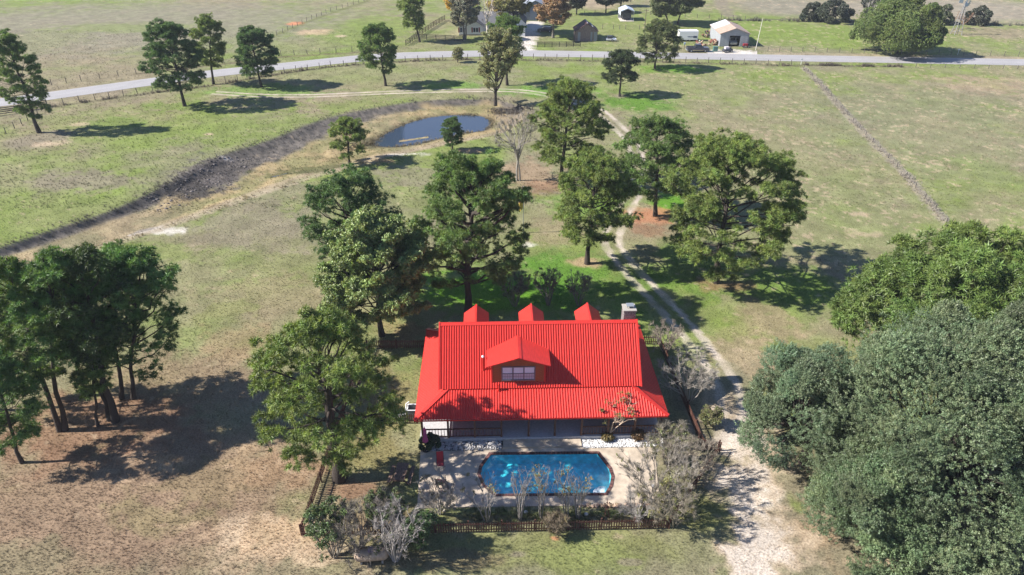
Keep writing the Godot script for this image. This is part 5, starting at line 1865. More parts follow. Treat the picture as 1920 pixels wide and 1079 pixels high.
	for k in [-1.0, 1.0]:
		s.box(Vector3(0.37 * k, 1.03, 0), Vector3(0.09, 0.06, 0.86))
		s.box(Vector3(0, 1.03, 0.39 * k), Vector3(0.65, 0.06, 0.09))
	part("rim", s, mats.white_trim, o)
	p = spot(751, 787)
	o = thing("garden_bench", "white plastic bench beside the grey bin", "bench", p, 0.1)
	s = Shape.new()
	s.box(Vector3(0, 0.42, 0), Vector3(1.0, 0.06, 0.42))
	part("seat", s, mats.white_trim, o)
	s = Shape.new()
	s.tube(PackedVector3Array([Vector3(0.45, 0.4, 0), Vector3(0.5, 0.9, -0.2), Vector3(0.55, 1.25, -0.5), Vector3(0.8, 1.35, -0.6)]), PackedFloat32Array([0.05, 0.05, 0.05, 0.05]), 7)
	part("arm", s, mats.white_trim, o)
	for k in [-1.0, 1.0]:
		s = Shape.new()
		s.box(Vector3(0.4 * k, 0.2, 0), Vector3(0.06, 0.4, 0.36))
		part("leg", s, mats.white_trim, o)
	# little windmill
	p = spot(1137, 973)
	o = thing("garden_windmill", "small rust-red ornamental windmill behind the front fence", "garden windmill", p)
	var rust := mat("rust_red", lin(0.13, 0.045, 0.035), 0.7)
	s = Shape.new()
	for q in [Vector3(-0.2, 0, 0.2), Vector3(0.2, 0, 0.2), Vector3(0.2, 0, -0.2), Vector3(-0.2, 0, -0.2)]:
		s.beam(q, Vector3(0, 1.45, 0), 0.025, 0.025)
	for y in [0.4, 0.85]:
		var w: float = 0.2 * (1.0 - y / 1.45) * 2.0
		s.box(Vector3(0, y, w / 2.0), Vector3(w, 0.02, 0.02))
		s.box(Vector3(0, y, -w / 2.0), Vector3(w, 0.02, 0.02))
	part("tower", s, rust, o)
	for i in 10:
		s = Shape.new()
		var a := TAU * i / 10.0
		var d := Vector3(cos(a), sin(a), 0)
		var e := Vector3(-sin(a), cos(a), 0.35)
		s.quad(Vector3(0, 1.5, 0.12) + d * 0.1 - e * 0.02, Vector3(0, 1.5, 0.12) + d * 0.33 - e * 0.055, Vector3(0, 1.5, 0.12) + d * 0.33 + e * 0.055, Vector3(0, 1.5, 0.12) + d * 0.1 + e * 0.02)
		part("blade", s, rust, o)
	s = Shape.new()
	s.box(Vector3(0, 1.5, -0.2), Vector3(0.02, 0.2, 0.3))
	part("tail", s, rust, o)
	# flagpole
	p = spot(981, 437)
	o = thing("flagpole", "slim metal flagpole with two limp flags on the lawn", "flagpole", p)
	s = Shape.new()
	s.lathe(Vector3.ZERO, [[0.06, 0.0], [0.04, 6.3], [0.07, 6.34], [0.0, 6.44]], 8)
	part("pole", s, mat("galvanised", lin(0.42, 0.44, 0.45), 0.4, null, Vector3.ONE, 0.0, 0.6), o)
	for q in [["flag", 6.2, 1.5, [[0.55, lin(0.03, 0.05, 0.18)], [0.8, lin(0.7, 0.7, 0.7)], [1.0, lin(0.5, 0.03, 0.05)]]], ["flag", 4.6, 1.1, [[1.0, lin(0.55, 0.42, 0.08)]]]]:
		var fl := Node3D.new()
		fl.name = "flag"
		o.add_child(fl, true)
		var t0 := 0.0
		for band in q[3]:
			s = Shape.new()
			for i in 6:
				var x0 := -0.05 - 0.11 * i
				for g in 4:
					var ta := lerpf(t0, band[0], g / 4.0)
					var tb := lerpf(t0, band[0], (g + 1) / 4.0)
					var pts := []
					for e in [[x0, ta], [x0, tb], [x0 - 0.11, tb], [x0 - 0.11, ta]]:
						pts.append(Vector3(e[0] * (1.0 - 0.3 * e[1]), q[1] - q[2] * e[1] + e[0] * 0.9, 0.07 * sin(e[0] * 22.0)))
					s.quad(pts[0], pts[3], pts[2], pts[1])
			t0 = band[0]
			part("stripe", s, mat("flag_%s" % str(band[1]), band[1], 0.85), fl)
	# small pale things in the beds
	for q in [[986, 963, "pale garden stone near the narrow white-stemmed myrtle"], [1099, 967, "pale garden stone left of the small windmill"]]:
		s = Shape.new()
		s.blob(Vector3(0, 0.12, 0), Vector3(0.17, 0.14, 0.13), 0.15, R)
		o = thing("garden_stone", q[2], "stone", spot(q[0], q[1]), 0.0, "pale stones in the front bed")
		part("stone", s, mat("pale_stone", lin(0.62, 0.6, 0.57), 0.9), o)
	o = thing("globe_ornament", "white globe on a thin post among the bare shrubs", "garden ornament", spot(1221, 938))
	s = Shape.new()
	s.lathe(Vector3.ZERO, [[0.03, 0.0], [0.03, 1.3], [0.0, 1.3]], 8)
	part("post", s, mats.dark_steel, o)
	s = Shape.new()
	s.blob(Vector3(0, 1.42, 0), Vector3(0.14, 0.14, 0.14), 0.0, R, 8, 12)
	part("globe", s, mats.white_trim, o)

# ---------------------------------------------------------------- fences, farm buildings and vehicles
var post_mesh: ArrayMesh
func wire_fence(label: String, px: Array, gap: float, tall := 1.2) -> void:
	if post_mesh == null:
		var s := Shape.new()
		s.lathe(Vector3.ZERO, [[0.075, -0.1], [0.07, 1.0], [0.0, 1.02]], 6)
		post_mesh = s.mesh()
	var line := flat(px)
	var o := thing("wire_fence", label, "fence", Vector3(line[0].x, 0, line[0].y), 0.0, "post and wire fences of the pastures")
	var dark := mat("fence_post", lin(0.10, 0.088, 0.078), 0.9)
	var o2 := line[0]
	var wire := Shape.new()
	for i in line.size() - 1:
		var l := line[i].distance_to(line[i + 1])
		var n := maxi(1, int(round(l / gap)))
		for k in n:
			var p := line[i].lerp(line[i + 1], float(k) / n) - o2
			piece("fence_post", post_mesh, dark, o, Transform3D(Basis(Vector3.BACK, R.randf_range(-0.05, 0.05)).scaled(Vector3(1, tall * R.randf_range(0.92, 1.1), 1)), Vector3(p.x, 0, p.y)))
		for y in [0.4, 0.75, 1.1]:
			var a := line[i] - o2
			var b := line[i + 1] - o2
			wire.beam(Vector3(a.x, y * tall, a.y), Vector3(b.x, y * tall, b.y), 0.012, 0.012)
	part("wire", wire, mat("fence_wire", lin(0.22, 0.21, 0.2), 0.6), o)

func board_fence(label: String, px: Array, boards: int, tall: float, c: Color) -> void:
	var line := flat(px)
	var o := thing("board_fence", label, "fence", Vector3(line[0].x, 0, line[0].y))
	var m := mat("fence_board_" + str(c), c, 0.85)
	for i in line.size() - 1:
		var a := line[i] - line[0]
		var b := line[i + 1] - line[0]
		var n := maxi(1, int(round(a.distance_to(b) / 2.4)))
		for k in n + (1 if i == line.size() - 2 else 0):
			var p := a.lerp(b, float(k) / n)
			var s := Shape.new()
			s.box(Vector3(p.x, tall * 0.52, p.y), Vector3(0.14, tall * 1.04, 0.14))
			part("post", s, m, o)
		for k in boards:
			var y := tall * (0.22 + 0.75 * k / (boards - 1))
			var s := Shape.new()
			s.beam(Vector3(a.x, y, a.y + 0.09), Vector3(b.x, y, b.y + 0.09), 0.03, 0.14)
			part("board", s, m, o)

# a gabled shell whose gable faces +z: parts wall and roof; returns its root
func gabled(called: String, label: String, category: String, at: Vector3, turn: float, w: float, d: float, eave: float, peak: float, wall: Material, roof: Material, open := [0.0, 0.0, 0.0], over := 0.3) -> Node3D:
	var o := thing(called, label, category, at, turn)
	var s := Shape.new()
	var h := w / 2.0
	var tk := 0.12
	s.box(Vector3(-h + tk / 2, eave / 2, -d / 2), Vector3(tk, eave, d))
	s.box(Vector3(h - tk / 2, eave / 2, -d / 2), Vector3(tk, eave, d))
	for z in [0.0, -d]:
		var f: float = 1.0 if z == 0.0 else -1.0
		var zz: float = z - f * tk
		var tri := [Vector3(-h, eave, z), Vector3(h, eave, z), Vector3(0, peak, z)]
		s.poly(tri if f > 0 else [tri[1], tri[0], tri[2]])
		s.poly([Vector3(h, eave, zz), Vector3(-h, eave, zz), Vector3(0, peak, zz)])
		if z == 0.0 and open[2] > 0.0:
			var x0: float = open[0]
			var x1: float = open[1]
			s.box(Vector3((-h + tk + x0) / 2, eave / 2, -tk / 2), Vector3(x0 + h - tk, eave, tk))
			s.box(Vector3((h - tk + x1) / 2, eave / 2, -tk / 2), Vector3(h - tk - x1, eave, tk))
			s.box(Vector3((x0 + x1) / 2, (eave + open[2]) / 2, -tk / 2), Vector3(x1 - x0, eave - open[2], tk))
		else:
			s.box(Vector3(0, eave / 2, z - f * tk / 2), Vector3(w - 2 * tk, eave, tk))
	part("wall", s, wall, o)
	var k := (peak - eave) / h
	for f in [-1.0, 1.0]:
		s = Shape.new()
		var e := Vector3(f * (h + over), eave - k * over + 0.03, 0)
		var r := Vector3(0, peak + 0.03, 0)
		var a := e + Vector3(0, 0, over)
		var b := e + Vector3(0, 0, -d - over)
		var c := r + Vector3(0, 0, -d - over)
		var g := r + Vector3(0, 0, over)
		var t := Vector3(0, 0.1, 0)
		for q in [[a + t, b + t, c + t, g + t], [g, c, b, a], [a, a + t, g + t, g], [a, b, b + t, a + t], [b, c, c + t, b + t]]:
			if f > 0:
				s.quad(q[0], q[1], q[2], q[3])
			else:
				s.quad(q[3], q[2], q[1], q[0])
		part("roof", s, roof, o)
	return o

func slab(called: String, parent: Node, at: Vector3, size: Vector3, m: Material) -> MeshInstance3D:
	var s := Shape.new()
	s.box(at, size)
	return part(called, s, m, parent)

func wheels(o: Node3D, xs: Array, half: float, r: float) -> void:
	var tyre := mat("tyre", lin(0.02, 0.02, 0.022), 0.8)
	var rim := mat("wheel_rim", lin(0.42, 0.42, 0.43), 0.4, null, Vector3.ONE, 0.0, 0.5)
	for x in xs:
		for k in [-1.0, 1.0]:
			var s := Shape.new()
			s.lathe(Vector3.ZERO, [[0.0, -0.1], [r * 0.9, -0.1], [r, -0.06], [r, 0.06], [r * 0.9, 0.1], [0.0, 0.1]], 14)
			for i in s.v.size():
				s.v[i] = Vector3(s.v[i].x, s.v[i].z + r, half * k - s.v[i].y)
				s.n[i] = Vector3(s.n[i].x, s.n[i].z, -s.n[i].y)
			var w := part("wheel", s, tyre, o)
			s = Shape.new()
			s.box(Vector3(x * 0.0, r, (half + 0.105) * k), Vector3(r * 0.9, r * 0.9, 0.01))
			part("rim", s, rim, w)
			w.position.x = x

# a vehicle from a side outline extruded across: body below, glass above; it points along +x
func extruded(s: Shape, outline: Array, half: float, tuck := 0.0) -> void:
	var n := outline.size()
	var p := PackedVector2Array()
	for q in outline:
		p.append(Vector2(q[0], q[1]))
	var idx := Geometry2D.triangulate_polygon(p)
	var at := func(i: int, k: float) -> Vector3: return Vector3(p[i].x, p[i].y, k * (half - tuck * maxf(p[i].y - 1.0, 0.0)))
	for k in range(0, idx.size(), 3):
		for f in [-1.0, 1.0]:
			var a: Vector3 = at.call(idx[k], f)
			var b: Vector3 = at.call(idx[k + 1], f)
			var c: Vector3 = at.call(idx[k + 2], f)
			if ((b - a).cross(c - a).z > 0.0) == (f > 0.0):
				s.tri(a, b, c)
			else:
				s.tri(a, c, b)
	for i in n:
		var j := (i + 1) % n
		s.quad(at.call(i, 1.0), at.call(i, -1.0), at.call(j, -1.0), at.call(j, 1.0))

func pickup(label: String, at: Vector3, turn: float, paint: Color, group := "") -> Node3D:
	var o := thing("pickup_truck", label, "pickup truck", at, turn, group)
	var body := mat("paint_" + str(paint), paint, 0.3)
	body.clearcoat_enabled = true
	var glass := mat("dark_glass", lin(0.02, 0.025, 0.03), 0.08)
	var s := Shape.new()
	extruded(s, [[-2.75, 0.5], [2.7, 0.45], [2.8, 0.75], [2.72, 1.05], [1.35, 1.18], [-0.75, 1.15], [-2.78, 1.12]], 0.95)
	part("body", s, body, o)
	slab("bed_floor", o, Vector3(-1.75, 1.13, 0), Vector3(1.8, 0.03, 1.6), mat("bed_liner", lin(0.015, 0.015, 0.017), 0.9))
	for k in [-1.0, 1.0]:
		slab("bed_rail", o, Vector3(-1.76, 1.2, 0.88 * k), Vector3(2.0, 0.16, 0.12), body)
	slab("tailgate", o, Vector3(-2.74, 1.2, 0), Vector3(0.07, 0.16, 1.62), body)
	s = Shape.new()
	extruded(s, [[-0.82, 1.16], [1.36, 1.18], [0.72, 1.78], [-0.66, 1.80]], 0.90, 0.22)
	part("window", s, glass, o)
	s = Shape.new()
	s.box(Vector3(0.02, 1.82, 0), Vector3(1.42, 0.05, 1.40))
	part("cab_roof", s, body, o)
	slab("sill_stripe", o, Vector3(0, 0.56, 0), Vector3(3.0, 0.14, 1.93), mat("tan_stripe", lin(0.36, 0.27, 0.17), 0.4))
	slab("bumper", o, Vector3(2.82, 0.55, 0), Vector3(0.1, 0.2, 1.85), mats.galvanised)
	slab("bumper", o, Vector3(-2.82, 0.55, 0), Vector3(0.1, 0.2, 1.85), mats.galvanised)
	for k in [-1.0, 1.0]:
		slab("headlight", o, Vector3(2.77, 0.88, 0.72 * k), Vector3(0.06, 0.16, 0.3), mat("lamp_glass", lin(0.7, 0.7, 0.68), 0.15))
	wheels(o, [-1.75, 1.8], 0.86, 0.39)
	return o

func make_far() -> void:
	R.seed = 700
	wire_fence("wire fence along the far side of the road in the left field", [[-40, 178], [68, 163.5], [152, 152.5], [255, 138.5], [340, 128], [420, 119], [527, 105], [600, 100.5], [660, 97.5], [740, 93]], 3.2)
	wire_fence("wire fence along the near side of the road", [[90, 202], [119, 196], [178, 187.5], [257, 176], [400, 158.5], [510, 140], [620, 124.5], [760, 114.5], [900, 110.5], [1000, 110], [1200, 114.5], [1350, 118.5], [1440, 121], [1505, 123]], 2.8)
	wire_fence("diagonal wire fence splitting the two top left fields", [[484, 80], [530, 62], [575, 40.5], [620, 22], [692, 0], [720, -8]], 3.6)
	wire_fence("wire fence under the big roadside oak along the right far verge", [[1440, 96.5], [1505, 97.3], [1574, 98.6], [1644, 100.3], [1760, 103], [1830, 104.4], [1990, 108]], 3.1)
	wire_fence("low wire fence along the near verge at the right", [[1690, 126], [1800, 128], [1990, 131]], 3.4, 0.9)
	wire_fence("wire fence running diagonally through the right pasture", [[1508, 128], [1540, 160], [1600, 229], [1650, 281], [1700, 331], [1775, 419], [1840, 485]], 4.2, 0.72)
	wire_fence("short leaning wire fence at the left edge of the lawn", [[-20, 262], [11, 251], [27, 241], [40, 233], [52, 227], [88, 203]], 3.6)
	wire_fence("wire fence of the pen between the rusty shed and the carport", [[1103, 53.5], [1130, 54], [1150, 54.5], [1162, 55], [1173, 55], [1199, 55.5], [1215, 56]], 3.0)
	wire_fence("wire fence behind the pens along the far pasture", [[1080, 29], [1096, 28], [1135, 24.5], [1180, 22], [1240, 31], [1330, 34.5], [1420, 38]], 4.0)
	board_fence("black board fence at the left edge by the road", [[-40, 222], [30, 212], [60, 206], [89, 200]], 4, 1.35, lin(0.022, 0.022, 0.025))
	board_fence("long black board fence in front of the white farmhouse", [[777, 74], [800, 75], [835, 76.5], [868, 78]], 4, 1.4, lin(0.02, 0.02, 0.022))
	board_fence("black corner of board fence left of the leaning pine", [[761, 86], [769, 81], [777, 74.5]], 4, 1.4, lin(0.02, 0.02, 0.022))
	board_fence("brown board fence climbing behind the leaning pine", [[780, 71], [798, 60], [818, 47], [834, 38]], 4, 1.4, lin(0.10, 0.065, 0.045))
	board_fence("black board fence in shade beside the gravel lane", [[1008, 88.5], [1035, 88.3], [1062, 88], [1088, 87.5]], 4, 1.3, lin(0.018, 0.018, 0.02))
	# white farmhouse
	var siding := mat("white_siding", lin(0.84, 0.85, 0.87), 0.6, noise_tex("fine", 256, 0.03, 3, 0.86, 1.0), Vector3(0.2, 3.0, 0.2))
	var shingle := mat("grey_shingle", lin(0.17, 0.175, 0.20), 0.9, noise_tex("turf", 1024, 0.045, 4, 0.62, 1.0), Vector3.ONE * 0.3)
	var a := spot(861, 66)
	var b := spot(905, 67)
	var o := gabled("farmhouse_gable", "white farmhouse gable with red shutters behind the grey tree", "house", (a + b) / 2.0, 0.03, a.distance_to(b), 9.0, 2.5, 4.6, siding, shingle)
	var red_sh := mat("shutter_red", lin(0.22, 0.035, 0.035), 0.6)
	var pane := mat("far_pane", lin(0.05, 0.06, 0.085), 0.15)
	for x in [1.35, -2.3]:
		var w := Shape.new()
		w.box(Vector3(x, 1.45, 0.03), Vector3(1.5, 1.3, 0.05))
		var wn := part("window", w, siding, o)
		for k in [-0.36, 0.36]:
			slab("pane", wn, Vector3(x + k, 1.45, 0.06), Vector3(0.58, 1.1, 0.03), pane)
		for k in [-1.0, 1.0]:
			slab("shutter", wn, Vector3(x + 0.98 * k, 1.45, 0.04), Vector3(0.36, 1.3, 0.05), red_sh)
	var ga := slab("foundation", o, Vector3(0, 0.18, 0.03), Vector3(a.distance_to(b) + 0.1, 0.36, 0.1), mats.concrete)
	o = thing("farmhouse_wing", "long grey-roofed wing of the white farmhouse", "house", spot(936, 62), 0.03)
	var s := Shape.new()
	s.box(Vector3(0, 1.3, -4.0), Vector3(12.0, 2.6, 7.0))
	s.poly([Vector3(6, 2.6, -0.5), Vector3(6, 2.6, -7.5), Vector3(6, 5.0, -4)])
	s.poly([Vector3(-6, 2.6, -7.5), Vector3(-6, 2.6, -0.5), Vector3(-6, 5.0, -4)])
	part("wall", s, siding, o)
	for k in [-1.0, 1.0]:
		s = Shape.new()
		var e0 := Vector3(-6.3, 2.35, -4.0 + 4.0 * k)
		var r0 := Vector3(-6.3, 5.1, -4.0)
		var l := Vector3(12.6, 0, 0)
		var t := Vector3(0, -0.1, 0)
		if k > 0:
			s.quad(e0, e0 + l, r0 + l, r0)
			s.quad(e0 + t, r0 + t, r0 + l + t, e0 + l + t)
			s.quad(e0 + t, e0 + l + t, e0 + l, e0)
		else:
			s.quad(e0 + l, e0, r0, r0 + l)
			s.quad(r0 + t, e0 + t, e0 + l + t, r0 + l + t)
			s.quad(e0 + l + t, e0 + t, e0, e0 + l)
		part("roof", s, shingle, o)
	a = spot(962, 68)
	b = spot(983, 69)
	o = gabled("farmhouse_garage", "tall white gabled end of the farmhouse beside the gravel lane", "house", (a + b) / 2.0, -0.05, a.distance_to(b) + 0.3, 8.0, 3.6, 5.2, siding, shingle)
	slab("window", o, Vector3(0.3, 2.2, 0.03), Vector3(0.8, 1.0, 0.05), pane)
	# blue-grey barn
	var tin := mat("blue_tin", lin(0.26, 0.30, 0.36), 0.5, noise_tex("grain", 256, 0.02, 3, 0.6, 1.0), Vector3(2.0, 0.2, 0.2))
	var tin_roof := mat("pale_tin", lin(0.44, 0.48, 0.55), 0.45, noise_tex("grain", 256, 0.02, 3, 0.6, 1.0), Vector3(0.3, 0.3, 0.3))
	o = gabled("tin_barn", "blue-grey metal barn with open sliding door at the lane's end", "barn", spot(1003, 38.5), 0.05, 8.5, 10.0, 3.6, 5.6, tin, tin_roof, [0.6, 2.8, 2.9])
	slab("door", o, Vector3(-0.5, 1.45, 0.1), Vector3(2.1, 2.9, 0.06), mat("barn_door", lin(0.19, 0.23, 0.29), 0.5))
	# rusty shed
	var rusty := mat("rusty_sheet", lin(0.31, 0.235, 0.215), 0.85, noise_tex("stain", 512, 0.012, 5, 0.5, 1.0), Vector3(0.5, 0.2, 0.5))
	var rusty_roof := mat("rusty_roof", lin(0.115, 0.052, 0.055), 0.8, noise_tex("stain", 512, 0.012, 5, 0.5, 1.0), Vector3(0.4, 0.4, 0.9))
	a = spot(1079, 77)
	b = spot(1120, 78)
	o = gabled("rusty_shed", "old grey and rust tin shed with dark red patched roof", "shed", (a + b) / 2.0, 0.02, a.distance_to(b), 5.5, 2.6, 4.5, rusty, rusty_roof)
	for q in [[-2.0, 0.7], [2.35, 0.9], [1.3, 0.5]]:
		slab("patch_sheet", o, Vector3(q[0], 1.2, 0.03), Vector3(q[1], 2.35, 0.04), mat("grey_sheet", lin(0.25, 0.265, 0.28), 0.6))
	for k in [0.04, 0.52]:
		s = Shape.new()
		var w := a.distance_to(b) / 2.0
		s.beam(Vector3(w * k, lerpf(4.66, 2.76, k), 0.3), Vector3(w * k, lerpf(4.66, 2.76, k), -5.8), 0.28, 0.03)
		part("roof_sheet", s, mat("grey_sheet", lin(0.25, 0.265, 0.28), 0.6), o)
	# carport
	a = spot(1163, 39)
	b = spot(1188, 40)
	o = thing("carport", "open pale blue-roofed metal carport with a dark trailer inside", "carport", (a + b) / 2.0)
	var cw := a.distance_to(b)
	for k in [-1.0, 1.0]:
		s = Shape.new()
		for z in [0.0, -2.5, -5.0]:
			s.box(Vector3(cw / 2.0 * k, 1.5, z), Vector3(0.1, 3.0, 0.1))
		part("post", s, siding, o)
		s = Shape.new()
		var e := Vector3(k * (cw / 2.0 + 0.1), 2.9, 0.3)
		var r := Vector3(0, 3.7, 0.3)
		var dz := Vector3(0, 0, -5.8)
		if k > 0:
			s.quad(e, e + dz, r + dz, r)
		else:
			s.quad(e + dz, e, r, r + dz)
		s.quad(e, r, r - Vector3(0, 0.25, 0), e - Vector3(0, 0.25, 0))
		part("roof", s, mat("carport_tin", lin(0.52, 0.58, 0.68), 0.4), o)
		slab("side_sheet", o, Vector3(cw / 2.0 * k, 2.2, -2.6), Vector3(0.04, 1.3, 5.0), mats.carport_tin)
	slab("back_sheet", o, Vector3(0, 1.6, -5.1), Vector3(cw, 3.1, 0.05), mat("shade_tin", lin(0.08, 0.085, 0.10), 0.6))
	slab("floor", o, Vector3(0, 0.05, -2.0), Vector3(cw, 0.1, 5.6), mat("pale_slab", lin(0.55, 0.5, 0.45), 0.9))
	o = thing("stock_trailer", "dark boxy trailer parked inside the carport", "trailer", (a + b) / 2.0 + Vector3(0, 0.1, -2.8))
	slab("body", o, Vector3(0, 1.25, 0), Vector3(2.3, 1.7, 3.6), mat("dark_paint", lin(0.05, 0.055, 0.075), 0.4))
	slab("window", o, Vector3(0, 1.6, 1.82), Vector3(1.7, 0.7, 0.04), pane)
	wheels(o, [-0.9, 0.9], 0.9, 0.38)
	# workshop
	a = spot(1348.5, 87)
	b = spot(1402.5, 88)
	var ww := a.distance_to(b)
	var gal := mat("workshop_tin", lin(0.50, 0.53, 0.58), 0.5, noise_tex("grain", 256, 0.02, 3, 0.6, 1.0), Vector3(0.2, 2.0, 0.2))
	var part_rust := mat("rusting_tin", lin(0.56, 0.40, 0.31), 0.6, noise_tex("stain", 512, 0.012, 5, 0.5, 1.0), Vector3(0.3, 0.3, 0.2))
	o = gabled("workshop", "pale metal workshop with rust-streaked roof and open door", "workshop", (a + b) / 2.0, -0.02, ww, 11.5, 3.2, 4.5, gal, part_rust, [-1.3, 1.45, 2.7])
	slab("door", o, Vector3(2.4, 1.35, 0.08), Vector3(1.9, 2.7, 0.05), gal)
	slab("roof_sheet", o, Vector3(-ww * 0.26, 3.96, -8.6), Vector3(ww * 0.46, 0.03, 5.2), mat("new_tin", lin(0.60, 0.60, 0.62), 0.4)).rotation.z = 0.0
	var rs: MeshInstance3D = o.get_node("roof_sheet")
	rs.mesh = tilted_sheet(ww)
	# vehicle in the workshop door
	var v := thing("parked_van", "pale van parked nose out inside the workshop door", "van", (a + b) / 2.0 + Vector3(0.1, 0, -2.6), -PI / 2.0)
	s = Shape.new()
	extruded(s, [[-2.2, 0.4], [2.1, 0.4], [2.2, 0.9], [1.3, 1.15], [0.8, 1.9], [-2.2, 1.95]], 0.9, 0.1)
	part("body", s, mat("van_cream", lin(0.46, 0.46, 0.42), 0.4), v)
	s = Shape.new()
	s.quad(Vector3(1.27, 1.2, 0.7), Vector3(1.27, 1.2, -0.7), Vector3(0.87, 1.82, -0.62), Vector3(0.87, 1.82, 0.62))
	part("windscreen", s, mat("dark_glass", lin(0.02, 0.025, 0.03), 0.08), v)
	wheels(v, [-1.4, 1.4], 0.82, 0.34)
	# white trailer
	a = spot(1272.5, 78)
	b = spot(1308, 78)
	v = thing("box_trailer", "white box trailer with dark blue lettering beside the workshop", "trailer", (a + b) / 2.0, 0.0)
	slab("body", v, Vector3(0, 1.55, -1.2), Vector3(a.distance_to(b), 2.2, 2.4), mat("white_paint", lin(0.80, 0.81, 0.82), 0.4))
	slab("lettering", v, Vector3(0.55, 1.25, 0.012), Vector3(1.6, 0.16, 0.02), mat("navy_print", lin(0.03, 0.05, 0.11), 0.5))
	slab("emblem", v, Vector3(1.75, 1.2, 0.014), Vector3(0.95, 0.5, 0.022), mats.navy_print)
	slab("chassis", v, Vector3(0.3, 0.4, -1.2), Vector3(a.distance_to(b) + 0.4, 0.14, 1.6), mat("rust_brown", lin(0.16, 0.075, 0.05), 0.8))
	wheels(v, [-0.5, 0.4], 1.0, 0.34)
	for i in v.get_child_count():
		if v.get_child(i).name.begins_with("wheel"):
			(v.get_child(i) as Node3D).position.z = -1.2
	# heaps of scrap between trailer and workshop
	var scrap := "scrap heaps beside the workshop"
	for q in [[1325, 70, 1.9, "dark rusty scrap heap behind the white trailer's end", 0], [1340, 84, 1.3, "tan heap of boards against the workshop's corner", 1], [1316, 86, 1.5, "low heap of brown machinery in front of the trailer", 2], [1334, 64, 1.5, "rust-red scrap heap at the workshop's back corner", 0]]:
		v = thing("scrap_heap", q[3], "scrap heap", spot(q[0], q[1]), 0.0, scrap)
		for k in 12:
			s = Shape.new()
			var p := Vector3(R.randfn() * q[2] * 0.6, R.randf_range(0.15, 1.0), R.randfn() * 0.7)
			s.box(p, Vector3(R.randf_range(0.3, 1.3), R.randf_range(0.1, 0.5), R.randf_range(0.2, 0.7)), Basis.from_euler(Vector3(R.randf() * 0.7, R.randf() * TAU, R.randf() * 0.8)))
			var key: Array = [["rust_brown", lin(0.16, 0.075, 0.05)], ["scrap_dark", lin(0.035, 0.035, 0.04)], ["scrap_tan", lin(0.40, 0.29, 0.20)], ["scrap_red", lin(0.24, 0.09, 0.06)], ["scrap_white", lin(0.6, 0.58, 0.55)]][(R.randi() % 3 + q[4]) % 5]
			part("scrap", s, mat(key[0], key[1], 0.8), v)
	# vehicles and odds and ends by the road
	pickup("dark blue pickup truck parked beside the road before the workshop", spot(1307.5, 97), 0.03, lin(0.022, 0.026, 0.045))
	pickup("dark pickup truck half hidden under the live oak at the bottom corner", spot(1893, 1088), 0.9, lin(0.012, 0.016, 0.034))
	v = thing("parked_car", "dark car on the gravel lane beside the rust-brown sycamore", "car", spot(1023, 60), 2.9)
	s = Shape.new()
	extruded(s, [[-2.2, 0.35], [2.15, 0.35], [2.25, 0.7], [1.2, 0.92], [-2.15, 0.95]], 0.88)
	part("body", s, mat("car_dark", lin(0.03, 0.033, 0.04), 0.25), v)
	s = Shape.new()
	extruded(s, [[-1.9, 0.94], [1.15, 0.93], [0.4, 1.42], [-1.5, 1.45]], 0.82, 0.25)
	part("window", s, mats.dark_glass, v)
	slab("roof", v, Vector3(-0.55, 1.46, 0), Vector3(1.75, 0.04, 1.35), mats.car_dark)
	wheels(v, [-1.35, 1.4], 0.8, 0.33)
	v = thing("utility_cart", "small dark utility cart with pale load on the workshop apron", "utility cart", spot(1364, 98), 0.2)
	slab("body", v, Vector3(0, 0.6, 0), Vector3(2.2, 0.5, 1.2), mats.dark_paint)
	slab("load", v, Vector3(-0.3, 1.1, 0), Vector3(1.0, 0.5, 0.9), mat("pale_load", lin(0.55, 0.5, 0.52), 0.8))
	slab("steering_post", v, Vector3(0.7, 1.1, 0), Vector3(0.1, 0.6, 0.6), mats.scrap_dark)
	wheels(v, [-0.8, 0.8], 0.6, 0.34)
	v = thing("green_bin", "teal green bin standing between pickup and utility cart", "bin", spot(1341, 96.5))
	slab("body", v, Vector3(0, 0.55, 0), Vector3(1.1, 1.1, 0.8), mat("teal_plastic", lin(0.07, 0.17, 0.15), 0.5))
	slab("lid", v, Vector3(0, 1.14, 0), Vector3(1.2, 0.08, 0.9), mats.teal_plastic)
	v = thing("red_mower", "red riding mower at the workshop's right front corner", "mower", spot(1397, 89.5))
	slab("hood", v, Vector3(0, 0.75, 0), Vector3(1.1, 0.5, 0.7), mat("mower_red", lin(0.30, 0.02, 0.03), 0.4))
	slab("seat", v, Vector3(0.75, 0.8, 0), Vector3(0.4, 0.5, 0.5), mats.scrap_dark)
	wheels(v, [-0.35, 0.75], 0.4, 0.26)
	v = thing("small_trailer", "small white trailer in the shade right of the rusty shed", "trailer", spot(1146, 77))
	slab("bed", v, Vector3(0, 0.5, 0), Vector3(2.6, 0.3, 1.4), mats.white_paint)
	slab("load", v, Vector3(-0.4, 1.0, 0), Vector3(1.3, 0.7, 1.0), mats.dark_paint)
	wheels(v, [0.2], 0.75, 0.32)
	# poles
	v = thing("pale_pole", "tall pale pole right of the workshop", "pole", spot(1417, 94))
	s = Shape.new()
	s.tube(PackedVector3Array([Vector3.ZERO, Vector3(0.45, 7.6, 0)]), PackedFloat32Array([0.08, 0.05]), 7)
	part("shaft", s, mat("pale_pole", lin(0.66, 0.64, 0.6), 0.6), v)
	v = thing("utility_pole", "thin dark utility pole between carport and roadside oak", "pole", spot(1208, 63))
	s = Shape.new()
	s.tube(PackedVector3Array([Vector3.ZERO, Vector3(0, 6.5, 0)]), PackedFloat32Array([0.12, 0.08]), 7)
	part("shaft", s, mat("old_wood", lin(0.13, 0.10, 0.08), 0.9), v)
